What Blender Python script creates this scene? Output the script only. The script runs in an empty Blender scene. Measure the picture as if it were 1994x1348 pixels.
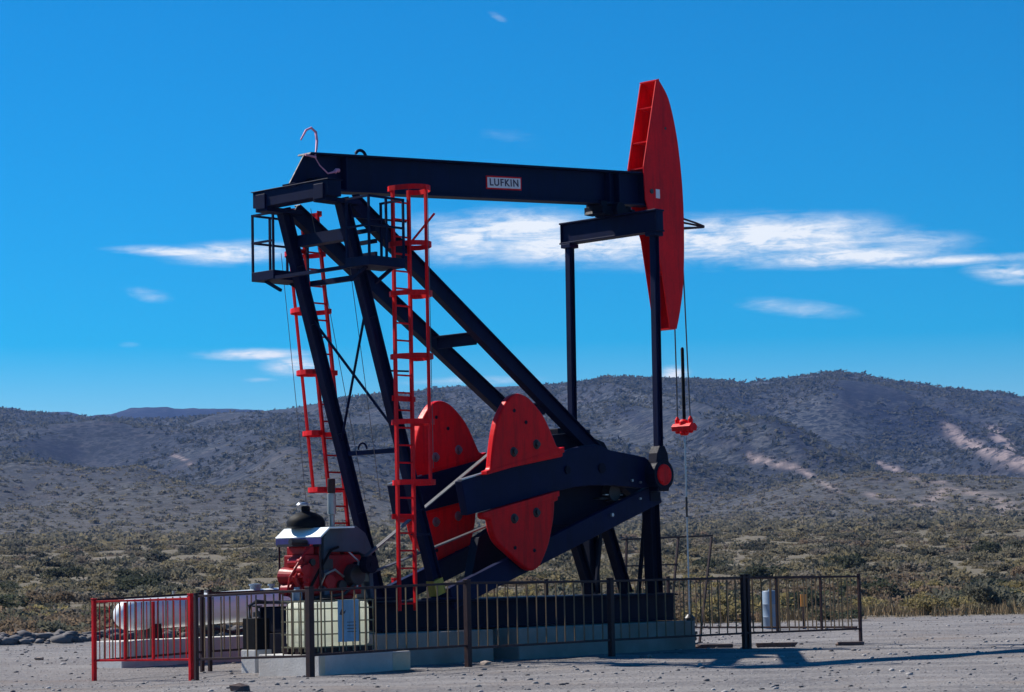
import bpy, bmesh, math, random
import numpy as np
from mathutils import Vector, Matrix
random.seed(7); rng = np.random.default_rng(11)
C = bpy.context.scene.collection
sc = bpy.context.scene
R = math.radians

# ------------------------------------------------------------------ frame of the place
EYE = 1.44; FPX = 4787.0; PITCH = math.atan(449/FPX); ROLL = R(1.2)
AL = R(43.6)
A = Vector((math.sin(AL), math.cos(AL))); N = Vector((A.y, -A.x))       # along the beam, towards the road side
O = Vector((-3.86, 41.5)); ROTZ = math.atan2(A.y, A.x)
def W(u, v, z=0.0):
    p = O + A*u + N*v
    return Vector((p.x, p.y, z))
def view_az_el(px, py):                                                  # direction (azimuth, elevation) of a point of the panorama
    dx, dy = px-997, py-674
    x = dx*math.cos(ROLL)-dy*math.sin(ROLL); y = dy*math.cos(ROLL)+dx*math.sin(ROLL)
    Y = FPX*math.cos(PITCH)+y*math.sin(PITCH); Z = FPX*math.sin(PITCH)-y*math.cos(PITCH)
    return math.atan2(x, Y), math.atan2(Z, math.hypot(x, Y))

# ------------------------------------------------------------------ camera
cam = bpy.data.cameras.new('camera'); co = bpy.data.objects.new('camera', cam); C.objects.link(co)
cam.sensor_width = 36; cam.lens = FPX/1994*36; cam.clip_start = 0.1; cam.clip_end = 30000
right = Vector((1,0,0)); up = Vector((0,-math.sin(PITCH),math.cos(PITCH))); fw = Vector((0,math.cos(PITCH),math.sin(PITCH)))
Rr = right*math.cos(ROLL)-up*math.sin(ROLL); Uu = right*math.sin(ROLL)+up*math.cos(ROLL)
M = Matrix((Rr, Uu, -fw)).transposed().to_4x4(); M.translation = Vector((0,0,EYE)); co.matrix_world = M
sc.camera = co

# ------------------------------------------------------------------ node helpers
def new_mat(name):
    m = bpy.data.materials.new(name); m.use_nodes = True
    nt = m.node_tree; b = nt.nodes['Principled BSDF']
    return m, nt, b
def nd(nt, t, **k):
    n = nt.nodes.new(t)
    for a, v in k.items():
        if a.startswith('i_'): n.inputs[a[2:].replace('_', ' ')].default_value = v
        else: setattr(n, a, v)
    return n
def noise(nt, vec, scale, detail=6, rough=.6, dist=0.0):
    n = nd(nt, 'ShaderNodeTexNoise'); n.inputs['Scale'].default_value = scale; n.inputs['Detail'].default_value = detail
    n.inputs['Roughness'].default_value = rough; n.inputs['Distortion'].default_value = dist
    if vec is not None: nt.links.new(vec, n.inputs['Vector'])
    return n.outputs['Fac']
def ramp(nt, fac, stops, interp='LINEAR'):
    n = nd(nt, 'ShaderNodeValToRGB'); cr = n.color_ramp; cr.interpolation = interp
    while len(cr.elements) < len(stops): cr.elements.new(0.5)
    for e, (p, c) in zip(cr.elements, stops):
        e.position = p; e.color = (*c, 1) if len(c) == 3 else c
    nt.links.new(fac, n.inputs['Fac']); return n.outputs['Color']
def mixc(nt, fac, a, b, mode='MIX'):
    n = nd(nt, 'ShaderNodeMix', data_type='RGBA', blend_type=mode)
    for sck, val in ((0, fac), (6, a), (7, b)):
        if isinstance(val, (int, float)): n.inputs[sck].default_value = val
        elif isinstance(val, tuple): n.inputs[sck].default_value = (*val, 1)
        else: nt.links.new(val, n.inputs[sck])
    return n.outputs[2]
def mth(nt, op, a, b=0.0, c=None, clamp=False):
    n = nd(nt, 'ShaderNodeMath', operation=op); n.use_clamp = clamp
    for i, v in enumerate((a, b, c)):
        if v is None: continue
        if isinstance(v, (int, float)): n.inputs[i].default_value = v
        else: nt.links.new(v, n.inputs[i])
    return n.outputs[0]
def bump(nt, b, h, strength, dist=.02):
    n = nd(nt, 'ShaderNodeBump'); n.inputs['Strength'].default_value = strength; n.inputs['Distance'].default_value = dist
    nt.links.new(h, n.inputs['Height']); nt.links.new(n.outputs[0], b.inputs['Normal'])
def paint(name, col, rough=.4, dirt=(.16,.13,.11), amt=.5, var=.25, metal=0.0, spec=.5, chips=None):
    m, nt, b = new_mat(name)
    tc = nd(nt, 'ShaderNodeTexCoord').outputs['Object']
    n1 = noise(nt, tc, 1.3, 5); n2 = noise(nt, tc, 14, 8, .7)
    dark = tuple(c*(1-var) for c in col); lite = tuple(min(1, c*(1+var)) for c in col)
    c = ramp(nt, n1, [(.3, dark), (.7, lite)])
    f = ramp(nt, n2, [(.5, (0,0,0)), (.78, (1,1,1))])
    f2 = mth(nt, 'MULTIPLY', f, amt)
    mp = nd(nt, 'ShaderNodeMapping'); mp.inputs['Scale'].default_value = (7, 7, .8); nt.links.new(tc, mp.inputs['Vector'])
    k_ = .10 if min(col) > .5 else .7; st = noise(nt, mp.outputs[0], 1.0, 7, .7); c = mixc(nt, ramp(nt, st, [(.48,(0,0,0)),(.70,(k_,k_,k_))]), c, tuple(x*.45 for x in col))
    n4 = noise(nt, tc, 3.1, 8, .7); c = mixc(nt, ramp(nt, n4, [(.56,(0,0,0)),(.74,(.35,.35,.35))]), c, tuple(min(1, x*1.5+.012) for x in col))
    c = mixc(nt, f2, c, dirt)
    if chips:
        n3 = noise(nt, tc, 5.5, 10, .75)
        c = mixc(nt, ramp(nt, n3, [(.64, (0,0,0)), (.68, (1,1,1))]), c, chips)
    nt.links.new(c, b.inputs['Base Color'])
    rr = mth(nt, 'MULTIPLY_ADD', n2, .35, rough-.15, clamp=True); nt.links.new(rr, b.inputs['Roughness'])
    b.inputs['Metallic'].default_value = metal; b.inputs['Specular IOR Level'].default_value = spec
    bump(nt, b, n2, .12, .01)
    return m
MT = {}
MT['navy'] = paint('navy_paint', (.0008,.0046,.036), .5, (.005,.010,.030), .30, spec=.13)
MT['navydark'] = paint('dark_navy_paint', (.0008,.0018,.014), .55, (.008,.008,.014), .35, spec=.13)
MT['red'] = paint('red_paint', (.80,.0008,.0025), .42, (.42,.003,.003), .40, .14, spec=.16)
MT['redlad'] = paint('red_ladder_paint', (.74,.002,.006), .5, (.32,.006,.008), .5, .25, spec=.2)
MT['rust'] = paint('rusty_brown_paint', (.030,.013,.014), .55, (.09,.035,.018), .6, .35, spec=.3)
MT['ochre'] = paint('ochre_bar_paint', (.16,.10,.045), .55, (.06,.03,.02), .6, .35)
MT['fencered'] = paint('fence_red_paint', (.60,.003,.008), .5, (.12,.01,.01), .6, .3, spec=.2)
MT['steel'] = paint('bare_steel', (.45,.47,.50), .3, (.25,.25,.25), .4, .15, metal=.8)
MT['bolt'] = paint('worn_bolt', (.22,.18,.19), .35, (.3,.02,.02), .6, .2, metal=.4)
MT['fascia'] = paint('shade_blue_fascia', (.035,.03,.17), .45, (.05,.05,.1), .3)  # blue carries the shade on the white canopy's front edge
MT['wire'] = paint('wire_rope', (.10,.10,.11), .5, (.05,.05,.05), .4, .2, metal=.5)
MT['black'] = paint('black_rubber', (.003,.003,.004), .6, (.012,.011,.011), .3, spec=.12)
MT['white'] = paint('white_enamel', (.88,.94,.93), .28, (.72,.72,.66), .12, .02)
MT['cowl'] = paint('blue_grey_cowling', (.028,.060,.10), .45, (.08,.08,.08), .4, .2)
MT['ired'] = paint('engine_red_paint', (.40,.004,.006), .4, (.03,.012,.012), .7, .4, spec=.3)
MT['grease'] = paint('greasy_iron', (.02,.018,.018), .45, (.08,.06,.05), .5, .3)
MT['tote'] = paint('cloudy_plastic', (.62,.66,.50), .45, (.45,.48,.33), .4, .12)
m_, nt_, b_ = new_mat('cloudy_translucent_plastic'); tr_ = nt_.nodes.new('ShaderNodeBsdfTranslucent'); mx_ = nt_.nodes.new('ShaderNodeMixShader'); mx_.inputs[0].default_value = .65
b_.inputs['Base Color'].default_value = (.95,.955,.84,1); tr_.inputs['Color'].default_value = (.96,.965,.84,1); b_.inputs['Roughness'].default_value = .45
nt_.links.new(b_.outputs[0], mx_.inputs[1]); nt_.links.new(tr_.outputs[0], mx_.inputs[2]); nt_.links.new(mx_.outputs[0], nt_.nodes['Material Output'].inputs['Surface']); MT['tote'] = m_
MT['cage'] = paint('dull_cage_wire', (.16,.15,.09), .5, (.1,.08,.05), .4, .2)
MT['galv'] = paint('galvanised_cage', (.35,.36,.34), .4, (.2,.2,.18), .4, .15, metal=.6)
MT['plate'] = paint('pale_blue_plate', (.22,.42,.58), .4, (.12,.28,.45), .6, .15)
MT['plateink'] = paint('dark_print', (.03,.05,.09), .5, (.05,.08,.12), .3)
MT['pink'] = paint('pink_hose', (.75,.30,.42), .5, (.6,.25,.35), .4, .2)
MT['signwhite'] = paint('sign_white', (.80,.74,.74), .45, (.5,.45,.45), .3, .04)
MT['signink'] = paint('sign_ink', (.05,.025,.06), .5, (.05,.03,.05), .2)
MT['drum'] = paint('blue_grey_drum', (.20,.26,.33), .45, (.12,.13,.15), .5, .2)
MT['yellow'] = paint('yellow_tape', (.55,.36,.03), .5, (.3,.2,.04), .4, .2)
MT['orange'] = paint('orange_marker_paint', (.65,.24,.03), .5, (.4,.15,.04), .3, .2)
MT['sleeper'] = paint('weathered_timber', (.10,.06,.05), .8, (.05,.03,.03), .5, .3)
def concrete(name, col, stain):
    m, nt, b = new_mat(name); tc = nd(nt, 'ShaderNodeTexCoord').outputs['Object']
    n1 = noise(nt, tc, 2.2, 8, .65); n2 = noise(nt, tc, 30, 6, .7); n3 = noise(nt, tc, .7, 4)
    c = ramp(nt, n1, [(.3, tuple(x*.72 for x in col)), (.7, col)])
    c = mixc(nt, ramp(nt, n3, [(.45,(0,0,0)),(.7,(.8,.8,.8))]), c, stain)
    c = mixc(nt, mth(nt,'MULTIPLY',n2,.25), c, (.1,.09,.08))
    nt.links.new(c, b.inputs['Base Color']); b.inputs['Roughness'].default_value = .92
    bump(nt, b, n2, .5, .02); return m
MT['conc'] = concrete('weathered_concrete', (.42,.345,.29), (.22,.155,.115))
MT['concpale'] = concrete('pale_concrete', (.74,.72,.68), (.55,.50,.45))
MT['cream'] = concrete('cream_surface', (.78,.70,.52), (.6,.52,.38))

# ------------------------------------------------------------------ mesh builder (pump frame: u along the beam, v towards the viewer's side, z up)
def P(u, v, z): return Vector((u, -v, z))
ORI = {}
class MB:
    def __init__(s): s.v = []; s.f = []
    def add(s, vs, fs):
        o = len(s.v); s.v += [Vector(x) for x in vs]; s.f += [tuple(i+o for i in f) for f in fs]; return s
    def box(s, u0, u1, v0, v1, z0, z1):
        c = [P(u, v, z) for z in (z0, z1) for v in (v0, v1) for u in (u0, u1)]
        return s.add(c, [(0,1,3,2),(4,6,7,5),(0,4,5,1),(2,3,7,6),(0,2,6,4),(1,5,7,3)])
    def bar(s, a, b, w, h, upv=None):                      # a, b: (u,v,z); w along side, h along up
        a = P(*a); b = P(*b); d = (b-a).normalized(); upv = Vector(upv) if upv else Vector((0,0,1))
        if abs(d.dot(upv)) > .97: upv = Vector((1,0,0))
        sd = d.cross(upv).normalized(); uu = sd.cross(d).normalized()
        c = [p+sd*(w/2*i)+uu*(h/2*j) for p in (a, b) for i, j in ((-1,-1),(1,-1),(1,1),(-1,1))]
        return s.add(c, [(0,1,2,3),(4,7,6,5),(0,4,5,1),(1,5,6,2),(2,6,7,3),(3,7,4,0)])
    def ibeam(s, a, b, w, h, tf=.025, tw=.02, upv=None):   # wide-flange section, web stands along 'up'
        a = P(*a); b = P(*b); d = (b-a).normalized(); upv = Vector(upv) if upv else Vector((0,0,1))
        if abs(d.dot(upv)) > .97: upv = Vector((1,0,0))
        sd = d.cross(upv).normalized(); uu = sd.cross(d).normalized()
        x, y, i, j = w/2, h/2, tw/2, h/2-tf
        pr = [(-x,-y),(x,-y),(x,-j),(i,-j),(i,j),(x,j),(x,y),(-x,y),(-x,j),(-i,j),(-i,-j),(-x,-j)]
        c = [p+sd*q[0]+uu*q[1] for p in (a, b) for q in pr]; n = 12
        fs = [(k,(k+1)%n,(k+1)%n+n,k+n) for k in range(n)]
        for o in (0, n): fs += [(o,o+1,o+2,o+11),(o+2,o+3,o+10,o+11),(o+3,o+4,o+9,o+10),(o+4,o+5,o+8,o+9),(o+5,o+6,o+7,o+8)]
        return s.add(c, fs)
    def tube(s, pts, r, n=8, closed=False):
        pts = [P(*p) for p in pts]; m = len(pts); rr = r if isinstance(r, (list, tuple)) else [r]*m
        c = []; ref = Vector((0,0,1))
        for k, p in enumerate(pts):
            a = pts[(k-1) % m] if (k or closed) else p; b = pts[(k+1) % m] if (k < m-1 or closed) else p
            d = (b-a).normalized(); rf = ref if abs(d.dot(ref)) < .95 else Vector((1,0,0))
            sd = d.cross(rf).normalized(); uu = sd.cross(d)
            c += [p+sd*(rr[k]*math.cos(t))+uu*(rr[k]*math.sin(t)) for t in [2*math.pi*q/n for q in range(n)]]
        fs = [(k*n+q, k*n+(q+1)%n, ((k+1)%m)*n+(q+1)%n, ((k+1)%m)*n+q) for k in range(m if closed else m-1) for q in range(n)]
        if not closed: fs += [tuple(range(n)), tuple((m-1)*n+q for q in range(n))]
        return s.add(c, fs)
    def disc(s, u, z, v0, v1, r, n=32, r2=None):           # short cylinder whose axis is v
        r2 = r if r2 is None else r2
        c = [P(u+rr*math.cos(t), v, z+rr*math.sin(t)) for v, rr in ((v0, r), (v1, r2)) for t in [2*math.pi*q/n for q in range(n)]]
        return s.add(c, [(k,(k+1)%n,(k+1)%n+n,k+n) for k in range(n)]+[tuple(range(n)), tuple(range(n, 2*n))])
    def ring(s, u, z, v0, v1, ro, ri, n=40):
        c = [P(u+rr*math.cos(t), v, z+rr*math.sin(t)) for v, rr in ((v0,ro),(v1,ro),(v1,ri),(v0,ri)) for t in [2*math.pi*q/n for q in range(n)]]
        fs = []
        for b in range(4):
            o, p = b*n, ((b+1) % 4)*n
            fs += [(o+k, o+(k+1)%n, p+(k+1)%n, p+k) for k in range(n)]
        return s.add(c, fs)
    def prism(s, poly, v0, v1):                            # poly of (u,z)
        n = len(poly); c = [P(u, v, z) for v in (v0, v1) for u, z in poly]
        return s.add(c, [(k,(k+1)%n,(k+1)%n+n,k+n) for k in range(n)]+[tuple(range(n)), tuple(range(n, 2*n))])
    def lathe(s, u, v, prof, n=24):                        # prof of (r,z), vertical axis
        c = [P(u+r*math.cos(t), v+r*math.sin(t), z) for r, z in prof for t in [2*math.pi*q/n for q in range(n)]]
        m = len(prof)
        return s.add(c, [(k*n+q, k*n+(q+1)%n, (k+1)*n+(q+1)%n, (k+1)*n+q) for k in range(m-1) for q in range(n)]+[tuple(range(n)), tuple((m-1)*n+q for q in range(n))])
    def each(s, name, mat, parent=None, bevel=0.0, smooth=False):   # every separate piece becomes an object of its own
        par = list(range(len(s.v)))
        def root(i):
            while par[i] != i: par[i] = par[par[i]]; i = par[i]
            return i
        for f in s.f:
            for k in f[1:]: par[root(k)] = root(f[0])
        gr = {}
        for f in s.f: gr.setdefault(root(f[0]), []).append(f)
        for fs in gr.values():
            ids = sorted({i for f in fs for i in f}); mp = {i: k for k, i in enumerate(ids)}
            q = MB(); q.v = [s.v[i] for i in ids]; q.f = [tuple(mp[i] for i in f) for f in fs]; q.build(name, mat, parent, bevel, smooth)
    def build(s, name, mat, parent=None, bevel=0.0, smooth=False, org=None):
        o = ORI[parent.name] if parent else (org if org is not None else Vector((0,0,0)))
        me = bpy.data.meshes.new(name); me.from_pydata([v-o for v in s.v], [], s.f)
        bm = bmesh.new(); bm.from_mesh(me); bmesh.ops.recalc_face_normals(bm, faces=bm.faces); bm.to_mesh(me); bm.free()
        me.materials.append(MT[mat])
        ob = bpy.data.objects.new(name, me); C.objects.link(ob)
        if parent: ob.parent = parent
        else:
            ob.location = world_of(o); ob.rotation_euler.z = ROTZ
        ORI[ob.name] = o
        if smooth:
            me.polygons.foreach_set('use_smooth', [True]*len(me.polygons))
            me.set_sharp_from_angle(angle=R(35))
        if bevel:
            b = ob.modifiers.new('bevel', 'BEVEL'); b.width = bevel; b.segments = 2; b.limit_method = 'ANGLE'; b.harden_normals = False
        return ob
def world_of(o): w = W(o.x, -o.y, o.z); return w
def thing(name, label, cat, u, v, z=0.0, group=None):
    o = bpy.data.objects.new(name, None); C.objects.link(o); o.empty_display_size = .3
    o.location = W(u, v, z); o.rotation_euler.z = ROTZ; o['label'] = label; o['category'] = cat
    if group: o['group'] = group
    ORI[o.name] = P(u, v, z); return o
def tag(o, label, cat, group=None):
    o['label'] = label; o['category'] = cat
    if group: o['group'] = group
    return o
def lerp(a, b, t): return tuple(x+(y-x)*t for x, y in zip(a, b))

def rounded(pts, n=4):                                     # Catmull-Rom through an open outline
    q = [pts[0]]+list(pts)+[pts[-1]]; out = []
    for i in range(1, len(q)-2):
        a, b, c, d = q[i-1], q[i], q[i+1], q[i+2]
        for k in range(n):
            t = k/n; out.append(tuple(.5*(2*b[j]+(c[j]-a[j])*t+(2*a[j]-5*b[j]+4*c[j]-d[j])*t*t+(3*b[j]-a[j]-3*c[j]+d[j])*t**3) for j in (0, 1)))
    return out+[pts[-1]]
# ================================================================== PUMP JACK
pj = thing('pump_jack', 'tall navy blue oil pump jack with red horse head and red counterweights behind the railing', 'pump jack', 4.5, 0, 0)
# ---- skid
m = MB()
for s in (-1, 1): m.ibeam((1.25,s*.84,.80), (9.05,s*.84,.80), .26, .50, .03, .03)
for u in (1.4,2.1,3.0,4.3,5.4,6.6,7.7,8.85): m.ibeam((u,-.82,.80), (u,.82,.80), .2, .44, .02, .02)
m.box(1.27,9.03,-.94,.94,1.052,1.066)
m.build('skid_base', 'navydark', pj, .006)
# ---- rear legs
def leg_pt(z, v): return (.64+.317*(8.0-z), v, z)
for s in (-1, 1):
    m = MB(); m.ibeam(leg_pt(7.92, s*.75), leg_pt(1.07, s*.76), .17, .21, .02, .02)
    m.box(2.62,3.08,s*.76-.24,s*.76+.24,1.066,1.10)
    for z in (6.9, 5.9, 4.0, 2.6): m.bar(lerp(leg_pt(z,s*.75),leg_pt(z+.01,s*.75),0), leg_pt(z+.02,s*.75), .155, .19)
    m.build('rear_leg', 'navy', pj, .006)
for s in (-1, 1):
    m = MB(); m.ibeam((.92,s*.75,7.90), (8.55,s*.50,2.90), .17, .29, .022, .025)
    m.build('front_leg', 'navy', pj, .006)
def dg(t, s): return lerp((.92,s*.75,7.90), (8.55,s*.50,2.90), t)
# cross members between the front legs
for t in (.42, .66):
    m = MB(); a = dg(t,-1); b = dg(t,1)
    m.bar((a[0],a[1]+.14,a[2]+.03), (b[0],b[1]-.14,b[2]+.03), .30, .02); m.bar((a[0]+.02,a[1]+.14,a[2]-.08), (b[0]+.02,b[1]-.14,b[2]-.08), .02, .2)
    m.each('cross_plate', 'navy', pj, .004)
m = MB(); a = dg(.42,-1); b = dg(.42,1); m.bar((a[0]+.02,a[1]+.16,a[2]+.046), (b[0]+.02,b[1]-.16,b[2]+.046), .20, .006); m.build('sunlit_top_plate', 'steel', pj)  # pale plate added to stand for sunlight on the cross plate's top
m = MB(); m.bar((.98,-.62,7.35), (.98,.62,7.35), .2, .2); m.bar((1.2,-.62,6.62), (1.2,.62,6.62), .09, .09); m.each('cross_member', 'navy', pj)
m = MB(); m.bar((2.03,-.62,3.66), (2.03,.62,3.66), .08, .08)
m.tube([(2.03, -.28+.11*math.cos(t), 3.72+.11*math.sin(t)) for t in [math.pi*k/8 for k in range(9)]], .018, 8)
m.each('cross_member', 'navy', pj)
m = MB(); m.bar((1.30,-.70,5.98), (1.84,.70,4.05), .035, .04); m.bar((1.22,.70,5.98), (1.92,-.70,3.9), .035, .04); m.each('cross_brace', 'navy', pj)
# ---- top beam and centre bearing
m = MB(); m.box(.17,.46,-.98,.98,7.90,8.17); m.box(.14,.49,-1.0,1.0,8.172,8.187)
for s in (-1, 1): m.box(.14,.167,s*.75-.12,s*.75+.12,7.86,8.12)
m.box(.16,1.0,-.9,-.6,7.82,7.897); m.box(.16,1.0,.6,.9,7.82,7.897)
m.build('top_beam', 'navy', pj, .008)
m = MB(); m.prism([(.26,8.19),(.92,8.19),(.80,8.22),(.38,8.22)], -.30, .30); m.disc(.60,8.26,-.26,.26,.09,24)
m.build('center_bearing', 'navydark', pj, .006)
# ---- walking beam
tb = .0658
def zt(u): return 8.780+tb*(u-.51)
def bmz(u, k): return zt(u)-k*.665
m = MB(); u0, u1 = .52, 9.62; tf = .035; hh = .665
m.prism([(u0,zt(u0)),(u1,zt(u1)),(u1,zt(u1)-tf),(u0-.03,zt(u0)-tf)], -.17, .17)
m.prism([(.14,zt(.14)-hh+tf+.09),(1.3,zt(1.3)-hh+tf),(u1,zt(u1)-hh+tf),(u1,zt(u1)-hh),(1.3,zt(1.3)-hh),(.16,zt(.14)-hh+.05)], -.17, .17)
m.prism([(u0-.03,zt(u0)-tf),(u1,zt(u1)-tf),(u1,zt(u1)-hh+tf),(1.3,zt(1.3)-hh+tf),(.15,zt(.14)-hh+tf+.09)], -.018, .018)
for u in (1.35,8.30,8.58,9.3): m.prism([(u-.012,bmz(u,.94)),(u+.012,bmz(u,.94)),(u+.012,bmz(u,.06)),(u-.012,bmz(u,.06))], -.16, .16)
wb = m.build('walking_beam', 'navy', pj, .006)
m = MB(); m.tube([(1.83+.13*math.cos(t), 0, zt(1.83)+.13*math.sin(t)-.02) for t in [math.pi*k/12 for k in range(13)]], .028, 10)
m.build('lifting_eye', 'navy', wb, smooth=True)
# sign
m = MB(); c0, c1 = 4.97, 5.92
m.prism([(c0,zt(c0)-.22),(c1,zt(c1)-.22),(c1,zt(c1)-.47),(c0,zt(c0)-.47)], .0185, .026)
sg = m.build('sign_plate', 'red', wb)
m = MB(); m.prism([(c0+.03,zt(c0)-.247),(c1-.03,zt(c1)-.247),(c1-.03,zt(c1)-.443),(c0+.03,zt(c0)-.443)], .0262, .030)
m.v = m.v; sgw = m.build('sign_face', 'signwhite', wb)
def text_mesh(txt, size, ext=.002):
    cu = bpy.data.curves.new('txt', 'FONT'); cu.body = txt; cu.size = size; cu.extrude = ext; cu.align_x = 'CENTER'; cu.align_y = 'CENTER'; cu.space_character = 1.18; cu.offset = .004
    t = bpy.data.objects.new('txt', cu); C.objects.link(t); dgp = bpy.context.evaluated_depsgraph_get()
    me = bpy.data.meshes.new_from_object(t.evaluated_get(dgp)); bpy.data.objects.remove(t); bpy.data.curves.remove(cu); return me
me = text_mesh('LUFKIN', .185); me.materials.append(MT['signink'])
to = bpy.data.objects.new('sign_lettering', me); C.objects.link(to); to.parent = wb
cc = P((c0+c1)/2, .0325, (zt(c0)+zt(c1))/2-.345)-ORI[wb.name]
# text plane x->u, y->z, normal-> towards viewer side (-y local)
to.matrix_local = Matrix.Translation(cc) @ Matrix.Rotation(-math.atan(tb), 4, 'Y') @ Matrix.Rotation(R(90), 4, 'X') @ Matrix.Diagonal((1.13,1,1,1))
ORI[to.name] = ORI[wb.name]
# ---- horse head
near_arc = [(9.78,11.27),(10.07,10.93),(10.27,10.33),(10.38,9.72),(10.44,9.1),(10.455,8.49),(10.43,7.75),(10.37,7.13),(10.26,6.65),(10.14,6.28)]; near_arc = rounded(near_arc)
back = [(9.93,6.27),(9.80,7.0),(9.60,8.05),(9.36,8.62),(9.28,8.80),(9.25,9.46),(9.70,11.22)]
m = MB()
for s in (-1, 1): m.prism(near_arc+back, s*.19, s*.215)
hd = m.build('horse_head', 'red', pj, .004)
m = MB(); oc = near_arc; ic = [(u-.045, z) for u, z in near_arc]
for k in range(len(oc)-1): m.prism([oc[k],oc[k+1],ic[k+1],ic[k]], -.188, .188)
m.build('arc_plate', 'red', hd)
m = MB()
for (ua,ub,z) in ((9.40,10.30,9.98),(9.30,10.38,9.44),(9.78,10.36,7.40),(9.60,10.14,10.7)): m.box(ua,ub,-.188,.188,z-.012,z+.012)
m.prism([(9.70,11.26),(9.80,11.29),(9.80,11.262),(9.70,11.232)], -.216, .216)
m.box(9.92,10.12,-.188,.188,6.27,6.29); m.each('stiffener', 'red', hd)
m = MB(); m.box(9.60,9.72,.2155,.222,8.86,9.04); m.build('inspection_plate', 'signwhite', hd)
m = MB()
for s in (-1,1): m.tube([(10.44,s*.16,8.54), (11.0,s*.08,8.50), (11.32,s*.02,8.47)], .022, 8)
m.tube([(10.44,.16,8.34), (11.32,.02,8.45)], .02, 8); m.tube([(10.44,-.16,8.34), (11.32,-.02,8.45)], .02, 8)
m.build('wire_line_guide', 'rust', hd, smooth=True)
m = MB(); m.disc(9.47,8.98,-.235,.235,.05,16); m.disc(9.95,10.3,.2,.222,.03,12); m.each('hinge_pin', 'grease', hd)
# ---- equalizer and its bearing
m = MB(); m.box(8.34,8.60,-1.26,1.26,8.376,8.41); m.box(8.34,8.60,-1.26,1.26,7.98,8.012); m.box(8.40,8.54,-1.25,1.25,8.013,8.375)
for s in (-1, 1): m.box(8.36,8.58,s*1.235-.012,s*1.235+.012,8.013,8.375)
eq = m.build('equalizer', 'navy', pj, .006)
m = MB(); m.prism([(7.92,8.412),(9.0,8.412),(8.86,8.57),(8.05,8.57)], -.2, .2); m.disc(8.45,8.52,-.30,.30,.14,24)
for u in (8.02, 8.88): m.box(u-.05,u+.05,-.24,.24,8.412,8.56)
m.box(7.98,8.16,-.2,.2,8.40,8.66); m.box(8.75,8.86,-.2,.2,8.40,8.62)
m.build('equalizer_bearing', 'navydark', pj, .006)
# ---- pitmans with wrist pin bearings
for s in (-1, 1):
    m = MB(); m.ibeam((8.47,s*1.10,7.98), (8.43,s*1.10,3.62), .125, .145, .014, .014, upv=(1,0,0))
    m.box(8.34,8.60,s*1.10-.12,s*1.10+.12,7.90,7.977)
    pt = m.build('pitman', 'navy', pj, .005)
    m = MB(); m.prism([(8.27,3.0),(8.59,3.0),(8.66,3.3),(8.58,3.72),(8.50,3.86),(8.36,3.86),(8.28,3.72),(8.20,3.3)], s*.98, s*1.20)
    m.disc(8.43,3.31,s*.99,s*1.225,.29,32); m.build('wrist_pin_bearing', 'navydark', pt, .01)
    m = MB(); m.disc(8.43,3.31,s*1.225,s*1.25,.205,32,.19)
    for k in range(6):
        t = k*math.pi/3; m.disc(8.43+.15*math.cos(t),3.31+.15*math.sin(t),s*1.25,s*1.262,.018,8)
    m.build('bearing_cap', 'red', pt, .004)
# ---- cranks with counterweights
crank = [(3.24,3.13),(4.02,3.30),(5.87,3.70),(6.5,3.83),(6.85,3.86),(7.21,3.76),(7.7,3.71),(8.2,3.65),(8.42,3.55),(8.6,3.33),(8.5,3.10),(8.1,3.06),(7.3,3.10),(6.76,3.10),(6.2,3.06),(5.74,2.98),(3.38,2.53)]
wup_old = [(3.70,3.25),(3.72,3.40),(3.66,3.75),(3.76,4.10),(3.92,4.36),(4.12,4.55),(4.34,4.66),(4.56,4.70),(4.78,4.68),(4.98,4.58),(5.16,4.40),(5.32,4.14),(5.46,3.84),(5.54,3.70),(5.68,3.66),(5.68,3.58)]
wlo_old = [(3.62,2.50),(3.76,2.44),(3.79,2.22),(3.88,2.02),(4.06,1.84),(4.28,1.68),(4.52,1.57),(4.76,1.53),(4.97,1.58),(5.14,1.74),(5.28,1.98),(5.40,2.30),(5.46,2.62),(5.47,2.78),(5.58,2.86),(5.58,2.95)]
wup = [(3.71,3.27),(3.83,3.36),(3.87,3.61),(3.94,3.95),(4.04,4.24),(4.20,4.48),(4.36,4.64),(4.50,4.70),(4.62,4.71),(4.76,4.68),(4.90,4.61),(5.08,4.47),(5.22,4.34),(5.34,4.18),(5.46,3.98),(5.57,3.79),(5.73,3.74),(5.73,3.60)]
wlo = [(3.58,2.55),(3.62,2.46),(3.79,2.45),(3.84,2.24),(3.93,2.08),(4.07,1.96),(4.23,1.86),(4.40,1.75),(4.56,1.65),(4.70,1.57),(4.82,1.54),(4.93,1.56),(5.04,1.62),(5.12,1.72),(5.21,1.86),(5.30,2.03),(5.38,2.27),(5.43,2.44),(5.46,2.62),(5.47,2.78),(5.57,2.80),(5.57,2.94)]
wup = wup[:2]+rounded(wup[2:-2], 3)+wup[-2:]; wlo = wlo[:3]+rounded(wlo[3:-2], 3)+wlo[-2:]
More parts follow.
